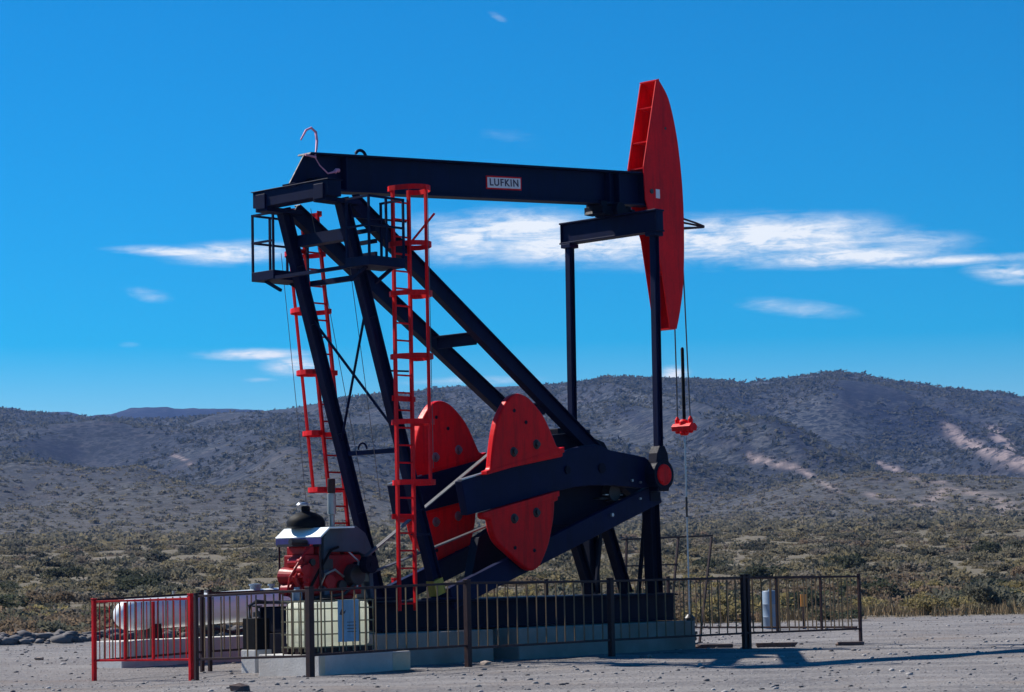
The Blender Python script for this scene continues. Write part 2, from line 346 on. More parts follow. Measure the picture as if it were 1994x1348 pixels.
for s in (-1, 1):
    m = MB(); m.prism(crank, s*.78, s*.955); m.disc(6.95,3.42,s*.5,s*.80,.30,28)
    cr = m.build('crank', 'navy', pj, .012)
    m = MB(); m.disc(6.95,3.42,s*.965,s*.975,.10,20); m.disc(5.99,3.37,s*.965,s*.985,.075,16); m.each('shaft_end', 'navydark', cr)
    m = MB(); m.bar((3.25,s*.90,3.152), (4.02,s*.90,3.322), .12, .02); m.build('crank_edge_strip', 'steel', cr)
    for nm, poly, bolts, foot in (('upper', wup, [(4.42,3.66),(5.02,3.81)], [(3.72,3.24),(3.72,3.31),(5.76,3.78),(5.76,3.68)]), ('lower', wlo, [(4.40,2.47),(4.98,2.58)], [(3.60,2.57),(3.60,2.49),(5.60,2.88),(5.60,2.98)])):
        m = MB(); a, b = (.96, 1.11) if s > 0 else (-1.05, -.88)
        m.prism(poly, a, b)
        w = m.build('counterweight', 'red', cr, .03)
        m = MB(); m.prism(foot, a+.005, b+.006); m.build('mounting_flange', 'red', w, .01)
        m = MB()
        fa, fb = (b, b+.03)
        for (u, z) in bolts: m = MB(); m.disc(u, z, fa-.002, fa+.02, .095, 20, .07); m.disc(u, z, fa-.001, fa+.06, .055, 6); m.build('clamp_bolt', 'grease' if s > 0 else 'bolt', w, .004)
        m = MB()
        for (u, z) in ((4.45, 4.40),(4.75,4.2)) if nm == 'upper' else ((4.4,1.95),(4.9,1.9)): m.disc(u, z, fa-.001, fa+.012, .035, 10)
        m.each('lifting_hole', 'navydark', w)
# ---- gear reducer on its pedestal
m = MB(); m.prism([(5.5,2.36),(7.8,2.36),(7.95,2.7),(7.95,3.5),(7.6,3.95),(6.9,4.12),(6.2,4.05),(5.45,3.6),(5.3,3.1)], -.48, .46)
m.prism([(5.2,3.30),(8.02,3.30),(8.02,3.38),(5.2,3.38)], -.52, .50); m.disc(6.95,3.42,-.60,.58,.33,32)
m.box(6.6,7.5,-.2,.2,4.06,4.2)
gb = m.build('gear_reducer', 'navydark', pj, .015)
m = MB()
for u in (5.4,5.9,6.4,7.4,7.8): m.disc(u,3.45,.49,.53,.03,6)
m.tube([(7.1,0,4.19),(7.1,0,4.34)], .05, 12); m.each('casing_bolt', 'grease', gb)
pp = [(3.95,1.45),(4.15,2.15),(4.6,2.355),(6.75,2.355)]
m = MB(); m.prism(pp, .26, .46); m.build('reducer_pedestal', 'navydark', pj, .005)
# ---- belt drive
bv = .62; sc_u, sc_z, sr = 5.32, 3.42, .72; ss_u, ss_z = 1.30, 1.70
m = MB(); m.ring(sc_u, sc_z, bv-.06, bv+.06, sr, sr-.1, 48); m.disc(sc_u, sc_z, bv-.06, bv+.07, .13, 24)
for k in range(5):
    t = k*2*math.pi/5+.3; m.bar((sc_u+.1*math.cos(t),bv,sc_z+.1*math.sin(t)), (sc_u+(sr-.08)*math.cos(t),bv,sc_z+(sr-.08)*math.sin(t)), .05, .09, (0,1,0))
m.build('large_sheave', 'navydark', pj, .004)
def tangent(sg):
    d = math.hypot(sc_u-ss_u, sc_z-ss_z); al = math.atan2(sc_z-ss_z, sc_u-ss_u); be = math.asin((sr-.15)/d)
    t = al+sg*(math.pi/2+be)
    return (ss_u+.15*math.cos(t), bv, ss_z+.15*math.sin(t)), (sc_u+sr*math.cos(t), bv, sc_z+sr*math.sin(t))
for sgn in (1, -1):
    a, b = tangent(sgn); m = MB()
    for dv in (-.035, 0, .035): m.bar((a[0],bv+dv,a[2]), (b[0],bv+dv,b[2]), .028, .022)
    m.each('drive_belt', 'wire', pj)
m = MB(); a = leg_pt(1.42,.75); b_ = leg_pt(1.16,.75); m.bar(a, b_, .19, .23); m.build('yellow_wrap', 'yellow', pj)
# ---- front tower and braces
for s in (-1, 1):
    m = MB(); m.ibeam((8.55,s*.80,1.07), (8.50,s*.80,3.02), .22, .27, .02, .02, upv=(1,0,0)); m.build('front_post', 'navydark', pj, .005)
    m = MB(); m.bar((3.0,s*.84,1.08), (8.66,s*.84,2.98), .14, .39); m.build('lower_brace', 'navy', pj, .012)
    m = MB(); m.ibeam((7.55,s*.45,2.5), (8.15,s*.45,1.07), .17, .2, .02, .02, upv=(1,0,0)); m.build('support_leg', 'navydark', pj)
    m = MB(); m.bar((8.62,s*.55,2.5), (8.38,s*.55,1.07), .05, .07); m.build('support_strut', 'navydark', pj)
m = MB(); m.box(8.36,8.66,-.93,.93,2.82,3.0); m.box(8.0,8.68,-.4,.4,3.002,3.05)
m.bar((7.9,.5,3.62), (8.5,.5,3.60), .06, .06); m.bar((7.9,-.5,3.62), (8.5,-.5,3.60), .06, .06); m.build('tower_cap', 'navydark', pj, .005)
m = MB(); m.box(7.25,8.1,.3,.62,2.86,2.89); m.disc(7.6,2.98,.5,.7,.16,20); m.bar((7.3,.6,2.5), (8.2,.6,2.95), .04, .04); m.build('brake_assembly', 'grease', pj)
m = MB()
for (u,v,z,r) in ((7.78,.97,3.2,.026),(8.02,.97,3.17,.022),(7.2,.96,2.55,.035),(8.0,.97,2.86,.022)): m.disc(u,z,v-.01,v+.03,r,8)
m.box(7.35,7.85,.60,.68,2.93,2.95); m.each('bolt_head', 'steel', pj)
# ---- ladders with cages
def ladder(path, zs, rung0, rung1, cage, side, name_mat='redlad'):
    """path(z)->u of centre; rails +-.19 along u; cage bulges away from the machine (side)"""
    v0 = side*1.03
    m = MB()
    for d in (-.19, .19): m.bar((path(zs[0])+d,v0,zs[0]), (path(zs[1])+d,v0,zs[1]), .05, .055, (0,1,0))
    lad = m.build('ladder', name_mat, pj)
    z = rung0
    while z < rung1: m = MB(); m.tube([(path(z)-.165,v0,z),(path(z)+.165,v0,z)], .017, 6); m.build('rung', name_mat, lad); z += .30
    pts = []
    for z in cage:
        m = MB(); c = path(z); n = 12; arc = [(-.30,0.0)]+[(-.36*math.cos(math.pi*k/n), .10+.52*math.sin(math.pi*k/n)) for k in range(n+1)]+[(.30,0.0)]
        arc = [(-.19,0)]+arc+[(.19,0)]
        for (a, b), (a2, b2) in zip(arc, arc[1:]): m.bar((c+a,v0+side*b,z), (c+a2,v0+side*b2,z), .012, .085)
        m.build('cage_hoop', name_mat, lad)
    m = MB(); z0, z1 = cage[-1], cage[0]
    for ang in (90,): 
        a = -.355*math.cos(R(ang)); b = .10+.515*math.sin(R(ang))
        m.bar((path(z0)+a,v0+side*b,z0), (path(z1)+a,v0+side*b,z1), .05, .035, (1,0,0))
    m.build('cage_bar', name_mat, lad)
    return lad
ladder(lambda z: 1.80, (.90, 8.15), 1.02, 8.0, [8.12,7.15,6.30,5.22,4.10,3.07], 1)
m = MB(); m.bar((1.55,1.0,4.52),(2.1,1.0,4.52),.012,.09); m.bar((1.5,1.0,2.5),(2.0,1.0,2.5),.012,.09); m.bar((1.99,1.02,7.2),(2.35,1.3,7.75),.04,.04); m.each('ladder_bracket', 'redlad', pj)
ladder(lambda z: 1.72+.115*(6.2-z), (2.3, 7.95), 2.45, 7.9, [7.97,7.25,6.23,5.13,4.05,3.05], -1)
m = MB()
for z in (7.6,5.0,2.2): m.bar((leg_pt(z,0)[0],.9,z) if z != 2.2 else (2.48,.9,z), (1.95,1.0,z), .03, .03)
m.each('ladder_bracket', 'navy', pj)
m = MB()
for s in (-1,1): m.tube([(1.78,s*1.72,8.05),(1.80,s*1.72,3.3)] if s > 0 else [(1.45,s*1.72,7.3),(2.0,s*1.72,2.6)], .006, 5)
m.tube([(.95,.45,7.9),(1.9,.3,2.8)], .006, 5); m.tube([(.95,-.35,7.9),(2.1,-.3,2.8)], .006, 5)
m.each('control_cable', 'wire', pj)
# ---- work platforms at the top
for s in (-1, 1):
    m = MB(); m.box(.58,1.42,s*.93,s*1.52,6.70,6.86); pf = m.build('work_platform', 'navy', pj, .005)
    m = MB()
    for (u, v) in ((.60,1.50),(1.40,1.50),(.60,.95),(1.40,.95),(1.0,1.50)): m.bar((u,s*v,6.86),(u,s*v,7.88),.035,.035)
    for z in (7.87,7.38): m.bar((.585,s*1.50,z),(1.415,s*1.50,z),.04,.035); m.bar((.60,s*.93,z),(.60,s*1.52,z),.035,.035)
    m.bar((1.40,s*.93,7.87),(1.40,s*1.52,7.87),.035,.035)
    m.each('guard_rail', 'navy', pf)
    m = MB(); m.bar((.72,s*.9,6.5),(.72,s*1.3,6.70),.05,.05); m.bar((1.3,s*.9,6.5),(1.3,s*1.3,6.70),.05,.05); m.each('platform_bracket', 'navy', pf)
m = MB(); m.bar((.62,-.92,6.72),(.62,.92,6.72),.06,.06)
for z in (7.0,7.22,7.42): m.bar((1.3,.2,z),(1.3,.93,z),.05,.07)
m.each('platform_tie', 'navy', pj)
# ---- bridle
m = MB()
for s in (-1, 1): m = MB(); m.tube([(10.472,s*.13,8.4),(10.475,s*.13,7.9),(10.50,s*.14,6.9),(10.53,s*.155,5.2),(10.54,s*.17,4.36)], .014, 8); br = m.build('bridle_cable', 'wire', pj)
m = MB(); m.prism([(10.44,4.27),(10.64,4.27),(10.66,4.36),(10.60,4.42),(10.48,4.42),(10.42,4.36)], -.24, .24); m.lathe(10.54,0,[(.07,4.18),(.10,4.22),(.10,4.46),(.06,4.50)],16)
for s in (-1,1): m.lathe(10.54,s*.17,[(.03,4.22),(.05,4.24),(.05,4.50),(.02,4.56)],12)
m.build('carrier_bar', 'red', br, .006)

# ---- polished rod with wellhead
pr_ = thing('wellhead', 'polished rod and stuffing box of the well below the horse head', 'wellhead', 10.55, 0, 0)
m = MB(); m.lathe(10.55,0,[(.03,4.5),(.035,4.52),(.035,5.92),(.02,5.95)],12); m.build('rod_liner', 'black', pr_, smooth=True)
m = MB(); m.tube([(10.55,0,.55),(10.55,0,4.5)], .016, 10); m.build('polished_rod', 'steel', pr_, smooth=True)
m = MB(); m.tube([(10.55,0,2.55),(10.55,0,2.95)], .022, 10); m.build('rod_clamp', 'grease', pr_)
m = MB(); m.lathe(10.55,0,[(.16,-.05),(.16,.05),(.10,.06),(.10,.22),(.15,.23),(.15,.28),(.08,.29),(.08,.46),(.11,.47),(.11,.55),(.05,.62)],20)
m.tube([(10.55,0,.17),(10.95,-.25,.17),(11.05,-.3,.12)], .05, 10); m.lathe(10.85,-.19,[(.08,.1),(.08,.26),(.03,.28),(.03,.36),(.09,.37),(.09,.39)],14)
m.build('stuffing_box', 'grease', pr_, smooth=True)

# ---- guard frame by the well
gf = thing('guard_frame', 'thin dark tube guard frame with leaning posts beside the polished rod', 'guard frame', 11.0, -.9, 0)
m = MB(); m.bar((9.6,-.9,2.13),(12.45,-.9,2.20),.035,.035); m.bar((9.6,-.9,1.6),(11.3,-.9,1.62),.03,.03); m.each('rail', 'rust', gf)
for u, du in ((12.42,-.5),(11.35,-.42),(9.75,-.2)):
    m = MB(); m.bar((u,-.9,2.17),(u+du,-.9,-.05),.04,.04); m.build('post', 'rust', gf)

# ================================================================== FOUNDATIONS
def block(name, label, u0, u1, v0, v1, z1, mat, cat='concrete block', z0=-.25):
    m = MB(); m.box(u0,u1,v0,v1,z0,z1); o = m.build(name, mat, None, .015, org=P((u0+u1)/2, (v0+v1)/2, 0)); return tag(o, label, cat)
block('concrete_block', 'grey concrete foundation block under the rear of the pump skid', .65,3.40,-1.3,1.5,.535,'conc')
block('concrete_block', 'long grey concrete foundation block under the front of the pump skid', 4.04,8.90,-1.3,1.5,.535,'conc')
slab = thing('concrete_slab', 'low pale concrete slab carrying the plastic tote tank', 'slab', -.8, 2.0, 0)
m = MB(); m.box(-1.74,.22,1.28,2.72,-.25,.29); m.build('slab_body', 'concpale', slab, .012)
m = MB(); m.box(-.17,.215,2.7205,2.727,-.1,.27); m.box(-1.735,-1.62,2.7205,2.727,-.1,.27); m.each('cream_patch', 'cream', slab)  # two cream patches on the slab's near face
block('concrete_plinth', 'long pale concrete plinth under the white horizontal tank', -.45,3.65,-4.75,-3.95,.44,'concpale','plinth')

# ================================================================== ENGINE
en = thing('gas_engine', 'red engine with blue grey cowling and white canopy between the rear legs', 'engine', .8, 0, 1.0)
m = MB()
for v in (-.42,.42): m.ibeam((-.25,v,.80),(.88,v,.80),.16,.44,.02,.02)
for u in (-.2,.3,.75): m.box(u,u+.1,-.34,.34,.6,1.0)
m.box(-.3,2.05,-.5,.5,1.068,1.12); m.box(-.24,.0,-.46,.46,-.1,.577); m.build('engine_skid', 'navydark', en, .005)
m = MB(); m.box(.16,1.45,-.27,.27,1.20,1.88); m.prism([(.14,1.2),(.3,1.12),(1.3,1.12),(1.4,1.2)], -.2, .2)
for u in (.2,.5,.8,1.1): m.box(u,u+.2,-.24,.24,1.88,2.02)
eb = m.build('engine_block', 'ired', en, .02)
m = MB(); m.disc(.02,1.52,-.1,.25,.16,20,.12); m.disc(-.02,1.30,-.05,.22,.11,16); m.disc(.10,1.75,0,.24,.10,16); m.disc(.2,1.5,.27,.36,.17,24); m.disc(.62,1.42,.27,.40,.12,20); m.disc(.05,1.62,.2,.42,.09,16); m.tube([(0,.3,1.3),(-.1,.3,1.5),(.1,.3,1.75)],.045,10)
for k in range(7): m.disc(-.02+.09*(k%3),1.3+.13*k*.6,.3,.38,.045,8)
m.build('magneto', 'ired', eb, .006)
m = MB(); m.disc(ss_u,ss_z,bv-.08,bv+.08,.15,28); m.disc(ss_u,ss_z,.27,bv+.10,.05,16); m.build('small_sheave', 'navydark', en)
m = MB(); m.disc(1.22,1.52,.27,.44,.2,32,.17); m.build('clutch_housing', 'grease', en, .01)
m = MB(); m.prism([(.56,1.92),(1.30,1.92),(1.52,1.82),(1.58,1.12),(1.66,1.12),(1.62,1.98),(1.48,2.24),(1.28,2.36),(.56,2.35)], .0, .36); m.box(.52,.64,.2,.355,1.12,2.2); m.build('cowling', 'cowl', en, .015)
m = MB(); m.prism([(.25,2.165),(.25,2.185),(.45,2.335),(1.02,2.345),(1.02,2.32),(.46,2.31),(.27,2.165)], -.58, .58); cn = m.build('canopy', 'white', en, .004)
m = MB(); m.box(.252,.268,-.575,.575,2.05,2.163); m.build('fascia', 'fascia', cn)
m = MB(); m.tube([(.30,.5,1.12),(.30,.5,2.16)], .018, 8); m.tube([(.30,-.54,1.12),(.30,-.54,2.16)], .018, 8); m.each('canopy_post', 'rust', en)
m = MB(); m.lathe(.52,-.1,[(.28,2.33),(.33,2.36),(.33,2.44),(.29,2.52),(.20,2.58),(.10,2.61),(.075,2.62),(.075,2.70),(.05,2.71)],28); ac = m.build('air_cleaner', 'black', en, smooth=True)
m = MB(); m.lathe(.45,-.1,[(.10,2.71),(.11,2.73),(.09,2.76),(.03,2.77)],18); m.build('rain_cap', 'steel', ac, smooth=True)
m = MB(); m.lathe(.98,.05,[(.05,2.31),(.05,2.56),(.075,2.57),(.075,2.92),(.05,2.93)],16); m.build('exhaust_pipe', 'galv', en, smooth=True)
m = MB(); m.lathe(.98,.05,[(.06,2.93),(.07,2.95),(.07,3.17),(.05,3.18)],16); m.build('exhaust_cap', 'rust', en, smooth=True)
for pts, rr, mt_ in (([(.15,.36,1.25),(.3,.46,1.6),(.6,.44,1.95),(.8,.4,2.0)],.025,'black'),([(.3,.34,1.15),(.9,.42,1.2),(1.3,.40,1.45)],.03,'grease'),([(1.1,.3,1.95),(1.25,.42,1.75),(1.2,.42,1.3)],.018,'steel'),([(-.1,.1,1.2),(-.2,.3,1.5),(.05,.38,1.9),(.3,.3,2.05)],.022,'ired'),([(.45,.3,1.3),(.5,.40,1.55),(.7,.42,1.62),(.95,.36,1.5)],.02,'galv')):
    m = MB(); m.tube(pts, rr, 8); m.build('hose', mt_, en, smooth=True)
m = MB(); m.box(.5,.72,.275,.36,1.62,1.80); m.disc(.95,1.35,.275,.35,.09,16); m.disc(.3,1.75,.275,.33,.06,12); m.each('engine_cover', 'grease', eb, .006)
m = MB(); m.tube([(-.1,.2,2.1),(.5,.2,2.08),(.8,.2,2.05)], .05, 10); m.box(-.05,.75,-.2,.2,2.02,2.06); m.build('intake_pipe', 'grease', en)
m = MB(); m.lathe(-.12,.38,[(.09,1.12),(.09,1.27),(.05,1.30),(.05,1.34)],14); m.build('oil_filter', 'drum', en, smooth=True)

# ================================================================== TOTE
tt = thing('tote_tank', 'cream plastic tote tank in a wire cage with pale blue plate', 'tote tank', -.96, 2.08, .29)
m = MB(); m.box(-1.60,-.32,1.76,2.38,.40,1.10); m.build('bottle', 'tote', tt, .07)
m = MB()
g = .022
us = [-1.63+1.34*k/9 for k in range(10)]; vs = [1.73+.68*k/5 for k in range(6)]; zs = [.40,.60,.80,1.0,1.12]
for u in us:
    for v in (1.73, 2.41): m.bar((u,v,.33),(u,v,1.12),.016,.016)
for v in vs:
    for u in (-1.63,-.29): m.bar((u,v,.33),(u,v,1.12),.016,.016)
for z in zs:
    for v in (1.727, 2.413): m.bar((-1.635,v,z),(-.285,v,z),.016,.02)
    for u in (-1.633,-.287): m.bar((u,1.72,z),(u,2.42,z),.016,.02)
m.build('wire_cage', 'cage', tt)
m = MB()
for v in (1.8,2.07,2.34): m.box(-1.62,-.30,v-.05,v+.05,.292,.40)
m.box(-1.62,-.30,1.74,2.40,.385,.399); m.build('pallet', 'rust', tt)
m = MB(); m.lathe(-.96,2.07,[(.12,1.10),(.12,1.15),(.10,1.16)],18); m.build('lid', 'black', tt)
m = MB(); m.box(-1.07,-.62,2.424,2.43,.47,1.13); lb = m.build('notice_plate', 'plate', tt, .004)
m = MB(); m.prism([(-1.04,.90),(-.99,.99),(-.95,.94),(-.90,.97),(-.92,.92),(-.99,.89)], 2.4305, 2.433)
for k in range(4): m.box(-.88,-.68,2.4305,2.432,.62+.05*k,.632+.05*k)
m.each('plate_pictogram', 'plateink', lb)

# ================================================================== WHITE TANK
tk = thing('gas_tank', 'long white horizontal tank on dark saddles behind the red gate', 'tank', 1.7, -4.3, .44)
m = MB(); prof = [(-1.86,.02),(-1.84,.10),(-1.78,.19),(-1.68,.26),(-1.55,.295),(-.2,.295),(2.05,.295),(2.18,.26),(2.28,.19),(2.33,.10),(2.35,.02)]
m2 = []; n = 36
for u, r in prof:
    for q in range(n):
        t = 2*math.pi*q/n; m2.append(P(u+1.55, -4.3+r*math.cos(t), .962+.034*u+r*math.sin(t)))
fs = [(k*n+q,k*n+(q+1)%n,(k+1)*n+(q+1)%n,(k+1)*n+q) for k in range(len(prof)-1) for q in range(n)]+[tuple(range(n)),tuple((len(prof)-1)*n+q for q in range(n))]
m.add(m2, fs); m.build('tank_shell', 'white', tk, smooth=True)
for u in (.45, 2.95):
    m = MB(); m.prism([(u-.12,.462),(u+.12,.462),(u+.08,.80),(u-.08,.80)], -4.52, -4.08); m.build('saddle', 'rust', tk)
m = MB(); m.lathe(2.95,-4.3,[(.10,1.22),(.10,1.36),(.12,1.37),(.12,1.40),(.04,1.41)],16); m.build('valve', 'drum', tk)
m = MB(); m.lathe(3.35,-4.3,[(.04,1.24),(.04,1.36),(.07,1.36),(.07,1.40)],12); m.build('valve', 'drum', tk)
for u in (1.0,1.75): m = MB(); m.lathe(u,-4.3,[(.03,1.20),(.03,1.31)],10); m.build('nozzle', 'galv', tk)
m = MB(); m.tube([(1.13,-3.95,1.2),(1.11,-3.92,1.02),(1.15,-3.92,.78)],.05,8); m.build('hose', 'navydark', tk, smooth=True)
m = MB(); m.tube([(1.1,-4.02,.60),(1.3,-3.95,.50),(1.7,-3.95,.60),(2.1,-3.95,.52),(2.7,-4.0,.60)],.035,8); m.build('pipe', 'rust', tk, smooth=True)
# ---- pump shed bits between the tank and the tote
jb = thing('valve_box', 'small dark open steel box between the white tank and the tote', 'box', -.5, -.15, 0)
m = MB(); m.box(-.72,-.36,-.36,-.0,-.1,.32); m.build('box_body', 'concpale', jb, .01)
m = MB(); m.box(-.70,-.38,-.34,-.02,.32,.84); m.build('frame', 'black', jb, .01)
m = MB(); m.tube([(-.66,-.2,.84),(-.66,-.2,1.05),(-.5,-.2,1.12),(-.3,-.2,1.10)],.03,8); m.lathe(-.5,-.2,[(.07,.86),(.07,.94),(.02,.96),(.02,1.02),(.09,1.03),(.09,1.05)],12); m.build('valve', 'grease', jb, smooth=True)

# pink hose at the tail of the beam
m = MB(); m.tube([(1.01,.26,8.48),(.83,.24,8.43),(.68,.2,8.56),(.60,.17,8.70),(.70,.1,8.86),(.76,.05,9.02),(.78,0,9.18),(.70,-.03,9.25),(.60,-.05,9.20),(.50,-.08,9.02)], [.022,.014,.011,.012,.020,.024,.024,.022,.02,.014], 10)
m.tube([(.97,.26,8.46),(1.0,.27,8.50),(1.06,.27,8.50)], .036, 8); m.tube([(.40,.15,8.72),(.62,.17,8.70)], .02, 8)
tag(m.build('plastic_ribbon', 'pink', None, smooth=True, org=P(.8,.1,8.5)), 'curled pink plastic ribbon tied to the tail of the walking beam', 'ribbon')

# ================================================================== RAILINGS
def ground_z(x, y): return -.12*math.exp(-(((x+7)/3.2)**2+((y-39.5)/3.5)**2))
def gz(u, v): w = W(u, v); return ground_z(w.x, w.y)
def panel(T, a, b, h, bars, mat_r, mat_b, h0=.32, br=.0085, uprights=(), rail=.038, name='panel', extra=True, h2=None):
    za, zb = gz(*a), gz(*b); h2 = h if h2 is None else h2
    m = MB(); m.bar((a[0],a[1],za+h-.025),(b[0],b[1],zb+h2-.025),rail,rail); m.build('top_rail', mat_r, T, .004)
    m = MB(); m.bar((a[0],a[1],za+h0),(b[0],b[1],zb+h0),rail,rail); m.build('bottom_rail', mat_r, T, .004)
    m = MB()
    for k in range(1, bars):
        t = k/bars; u, v = a[0]+(b[0]-a[0])*t, a[1]+(b[1]-a[1])*t; z = za+(zb-za)*t; ht = h+(h2-h)*t
        j1, j2 = random.gauss(0,.006), random.gauss(0,.008); m.bar((u+j1,v+j2,z+h0+.02),(u+j2,v+j1,z+ht-.05),br*2,br*2)
    m.each('bar', mat_b, T)
    for t in uprights:
        u, v = a[0]+(b[0]-a[0])*t, a[1]+(b[1]-a[1])*t; z = za+(zb-za)*t
        m = MB(); m.bar((u,v,z+h0+.02),(u,v,z+h-.05),.04,.04); m.build('upright', mat_r, T)
def post(T, u, v, h, w, mat, w2=None):
    z = gz(u, v); m = MB(); m.bar((u,v,z-.25),(u,v,z+h),w,w2 or w); m.box(u-w/2-.008,u+w/2+.008,v-w/2-.008,v+w/2+.008,z+h,z+h+.012); return m.build('post', mat, T, .006)
F = [(-2.48,3.35),(1.24,3.02),(5.12,2.71),(8.88,2.69),(11.73,3.28)]
fr = thing('railing', 'dark brown steel bar railing along the front of the pump jack', 'railing', 4.0, 3.0, 0, 'railings around the pump jack')
HF = [1.36,1.40,1.37,1.38,1.35]; WP = [.10,.092,.095,.075,.055]
for i in range(4): panel(fr, F[i], F[i+1], HF[i]-.02, [15,15,15,13][i], 'rust', 'ochre', .34 if i == 0 else .30, uprights=(.28,.66) if i == 3 else (), h2=HF[i+1]-.02)
for i in range(5): post(fr, F[i][0], F[i][1], HF[i], WP[i], 'rust')
post(fr, F[3][0]+.14, F[3][1], 1.38, .07, 'rust')
K = (-2.9,-1.47); G1 = (-2.70,.78); G2 = (-2.69,.90)
sd = thing('railing', 'short dark brown bar railing between the red gate and the front corner post', 'railing', -2.6, 2.2, 0, 'railings around the pump jack')
panel(sd, G2, F[0], 1.34, 13, 'rust', 'ochre', .33); post(sd, G2[0], G2[1], 1.36, .06, 'rust')
gt = thing('red_gate', 'red steel bar gate at the left end of the railing', 'gate', -2.9, -.5, 0)
panel(gt, K, G1, 1.31, 18, 'fencered', 'fencered', .33, uprights=(.33,.62), rail=.035, br=.006); post(gt, K[0], K[1], 1.33, .065, 'fencered'); post(gt, G1[0], G1[1], 1.35, .065, 'fencered')
bk = thing('railing', 'rear dark bar railing running behind the pump jack and in front of the white tank', 'railing', 4.5, -1.5, 0, 'railings around the pump jack')
B = [K,(-.62,-1.5),(-.45,-1.5),(3.9,-1.5),(8.0,-1.5),(11.7,-1.5)]
for i in (0,2,3,4): panel(bk, (B[i][0]+(.06 if i == 0 else 0),B[i][1]), B[i+1], 1.34, 14, 'rust', 'ochre', .33)
for i in (1,2,4,5): post(bk, B[i][0], B[i][1], 1.37, .06, 'rust')
o = post(bk, B[3][0], B[3][1], 1.45, .07, 'redlad'); o['label'] = 'red post of the rear railing'
rs = thing('railing', 'right end bar railing joining the rear railing to the front corner', 'railing', 11.7, .6, 0, 'railings around the pump jack')
panel(rs, (11.7,-1.4), (11.73,3.2), 1.33, 22, 'rust', 'ochre', .33, uprights=())

# ================================================================== SMALL THINGS ON THE PAD
def wthing(name, label, cat, x, y, group=None):
    o = bpy.data.objects.new(name, None); C.objects.link(o); o.location = (x, y, 0); o['label'] = label; o['category'] = cat
    if group: o['group'] = group
    ORI[o.name] = P(*uvof(x, y), 0); o.rotation_euler.z = ROTZ; return o
def uvof(x, y): d = Vector((x, y))-O; return d.dot(A), d.dot(N)
u, v = uvof(6.35, 62)
dr = wthing('drum', 'blue grey upright drum standing beyond the right end of the railing', 'drum', 6.35, 62)
m = MB(); m.lathe(u,v,[(.20,-.1),(.21,.0),(.21,.28),(.22,.30),(.21,.32),(.21,.60),(.22,.62),(.21,.64),(.21,.92),(.19,.95),(.05,.96),(.05,1.0)],24); m.build('drum_body', 'drum', dr, smooth=True)
u, v = uvof(7.1, 61.5)
mk = wthing('marker', 'small orange marker board on a stake beside the blue grey drum', 'marker', 7.1, 61.5)
m = MB(); m.bar((u,v,-.1),(u,v,.65),.03,.03); m.build('stake', 'rust', mk); m = MB(); m.box(u-.13,u+.13,v+.02,v+.05,.55,.85); m.build('board', 'orange', mk, .004)
for (px, y, L_, wd, lab) in ((6.33,47.2,.55,.32,'flat dark stone lying outside the right end of the railing'),(4.95,47.6,.85,.16,'dark timber offcut lying beside the double railing post'),(3.75,47.5,.8,.2,'dark timber offcut lying near the well under the railing')):
    u, v = uvof(px, y); m = MB()
    n = 14; c = []
    for z, f in ((-.03,.9),(.03,1.0),(.07,.92)):
        for q in range(n):
            t = 2*math.pi*q/n; rr = 1+.12*random.uniform(-1,1)
            sx = math.copysign(abs(math.cos(t))**.6, math.cos(t)); sy = math.copysign(abs(math.sin(t))**.6, math.sin(t))
            c.append(P(u+(L_/2)*f*rr*sx*.72+wd/2*sy*.69, v+(L_/2)*f*rr*sx*.69-wd/2*sy*.72, z))
    m.add(c, [(k*n+q,k*n+(q+1)%n,(k+1)*n+(q+1)%n,(k+1)*n+q) for k in range(2) for q in range(n)]+[tuple(range(n)),tuple(2*n+q for q in range(n))])
    tag(m.build('flat_stone' if 'stone' in lab else 'timber_offcut', 'sleeper', None, org=P(u,v,0)), lab, 'stone' if 'stone' in lab else 'timber')

# ================================================================== TERRAIN
def vnoise(x, y, seed):                                    # smooth value noise
    xi = np.floor(x).astype(np.int64); yi = np.floor(y).astype(np.int64); fx = x-xi; fy = y-yi
    fx = fx*fx*(3-2*fx); fy = fy*fy*(3-2*fy)
    def h(a, b):
        n = (a*374761393+b*668265263+seed*1442695041) & 0x7fffffff
        n = ((n ^ (n >> 13))*1274126177) & 0x7fffffff
        return ((n ^ (n >> 16)) & 0xffff)/65535.0
    return (h(xi,yi)*(1-fx)+h(xi+1,yi)*fx)*(1-fy)+(h(xi,yi+1)*(1-fx)+h(xi+1,yi+1)*fx)*fy
def fbm(x, y, seed, o=5, g=.5):
    s = 0; a = 1; t = 0
    for k in range(o): s = s+a*vnoise(x*2**k, y*2**k, seed+k*17); t += a; a *= g
    return s/t
sky_front = [(-600,700),(-200,760),(0,797),(60,803),(110,806),(165,811),(215,812),(260,816),(330,818),(400,812),(470,805),(520,801),(560,797),(640,783),(720,770),(800,766),(850,754),(910,752),(1000,752),(1090,748),(1150,740),(1180,733),(1220,733),(1260,737),(1300,738),(1400,741),(1460,744),(1480,738),(1520,735),(1570,731),(1600,725),(1640,723),(1680,728),(1720,736),(1800,748),(1860,757),(1940,762),(1994,773),(2200,800),(2600,780)]
sky_back = [(-600,720),(-200,770),(0,793),(25,793),(55,800),(75,806),(95,801),(130,799),(150,804),(165,809),(190,806),(215,806),(235,799),(255,793),(285,791),(325,791),(340,795),(380,794),(470,796),(510,797),(530,806),(620,820),(900,830),(2600,830)]
def prof(tab):
    p = [view_az_el(x, y) for x, y in tab]; return np.array([q[0] for q in p]), np.array([q[1] for q in p])
fa, fe = prof(sky_front); ba, be_ = prof(sky_back)
RF, RB = 1750.0, 3100.0
def edge_r(az, x, y): return 62+(az+.2)*38+6*(fbm(x*.15, y*.15, 5, 3)-.5)*2
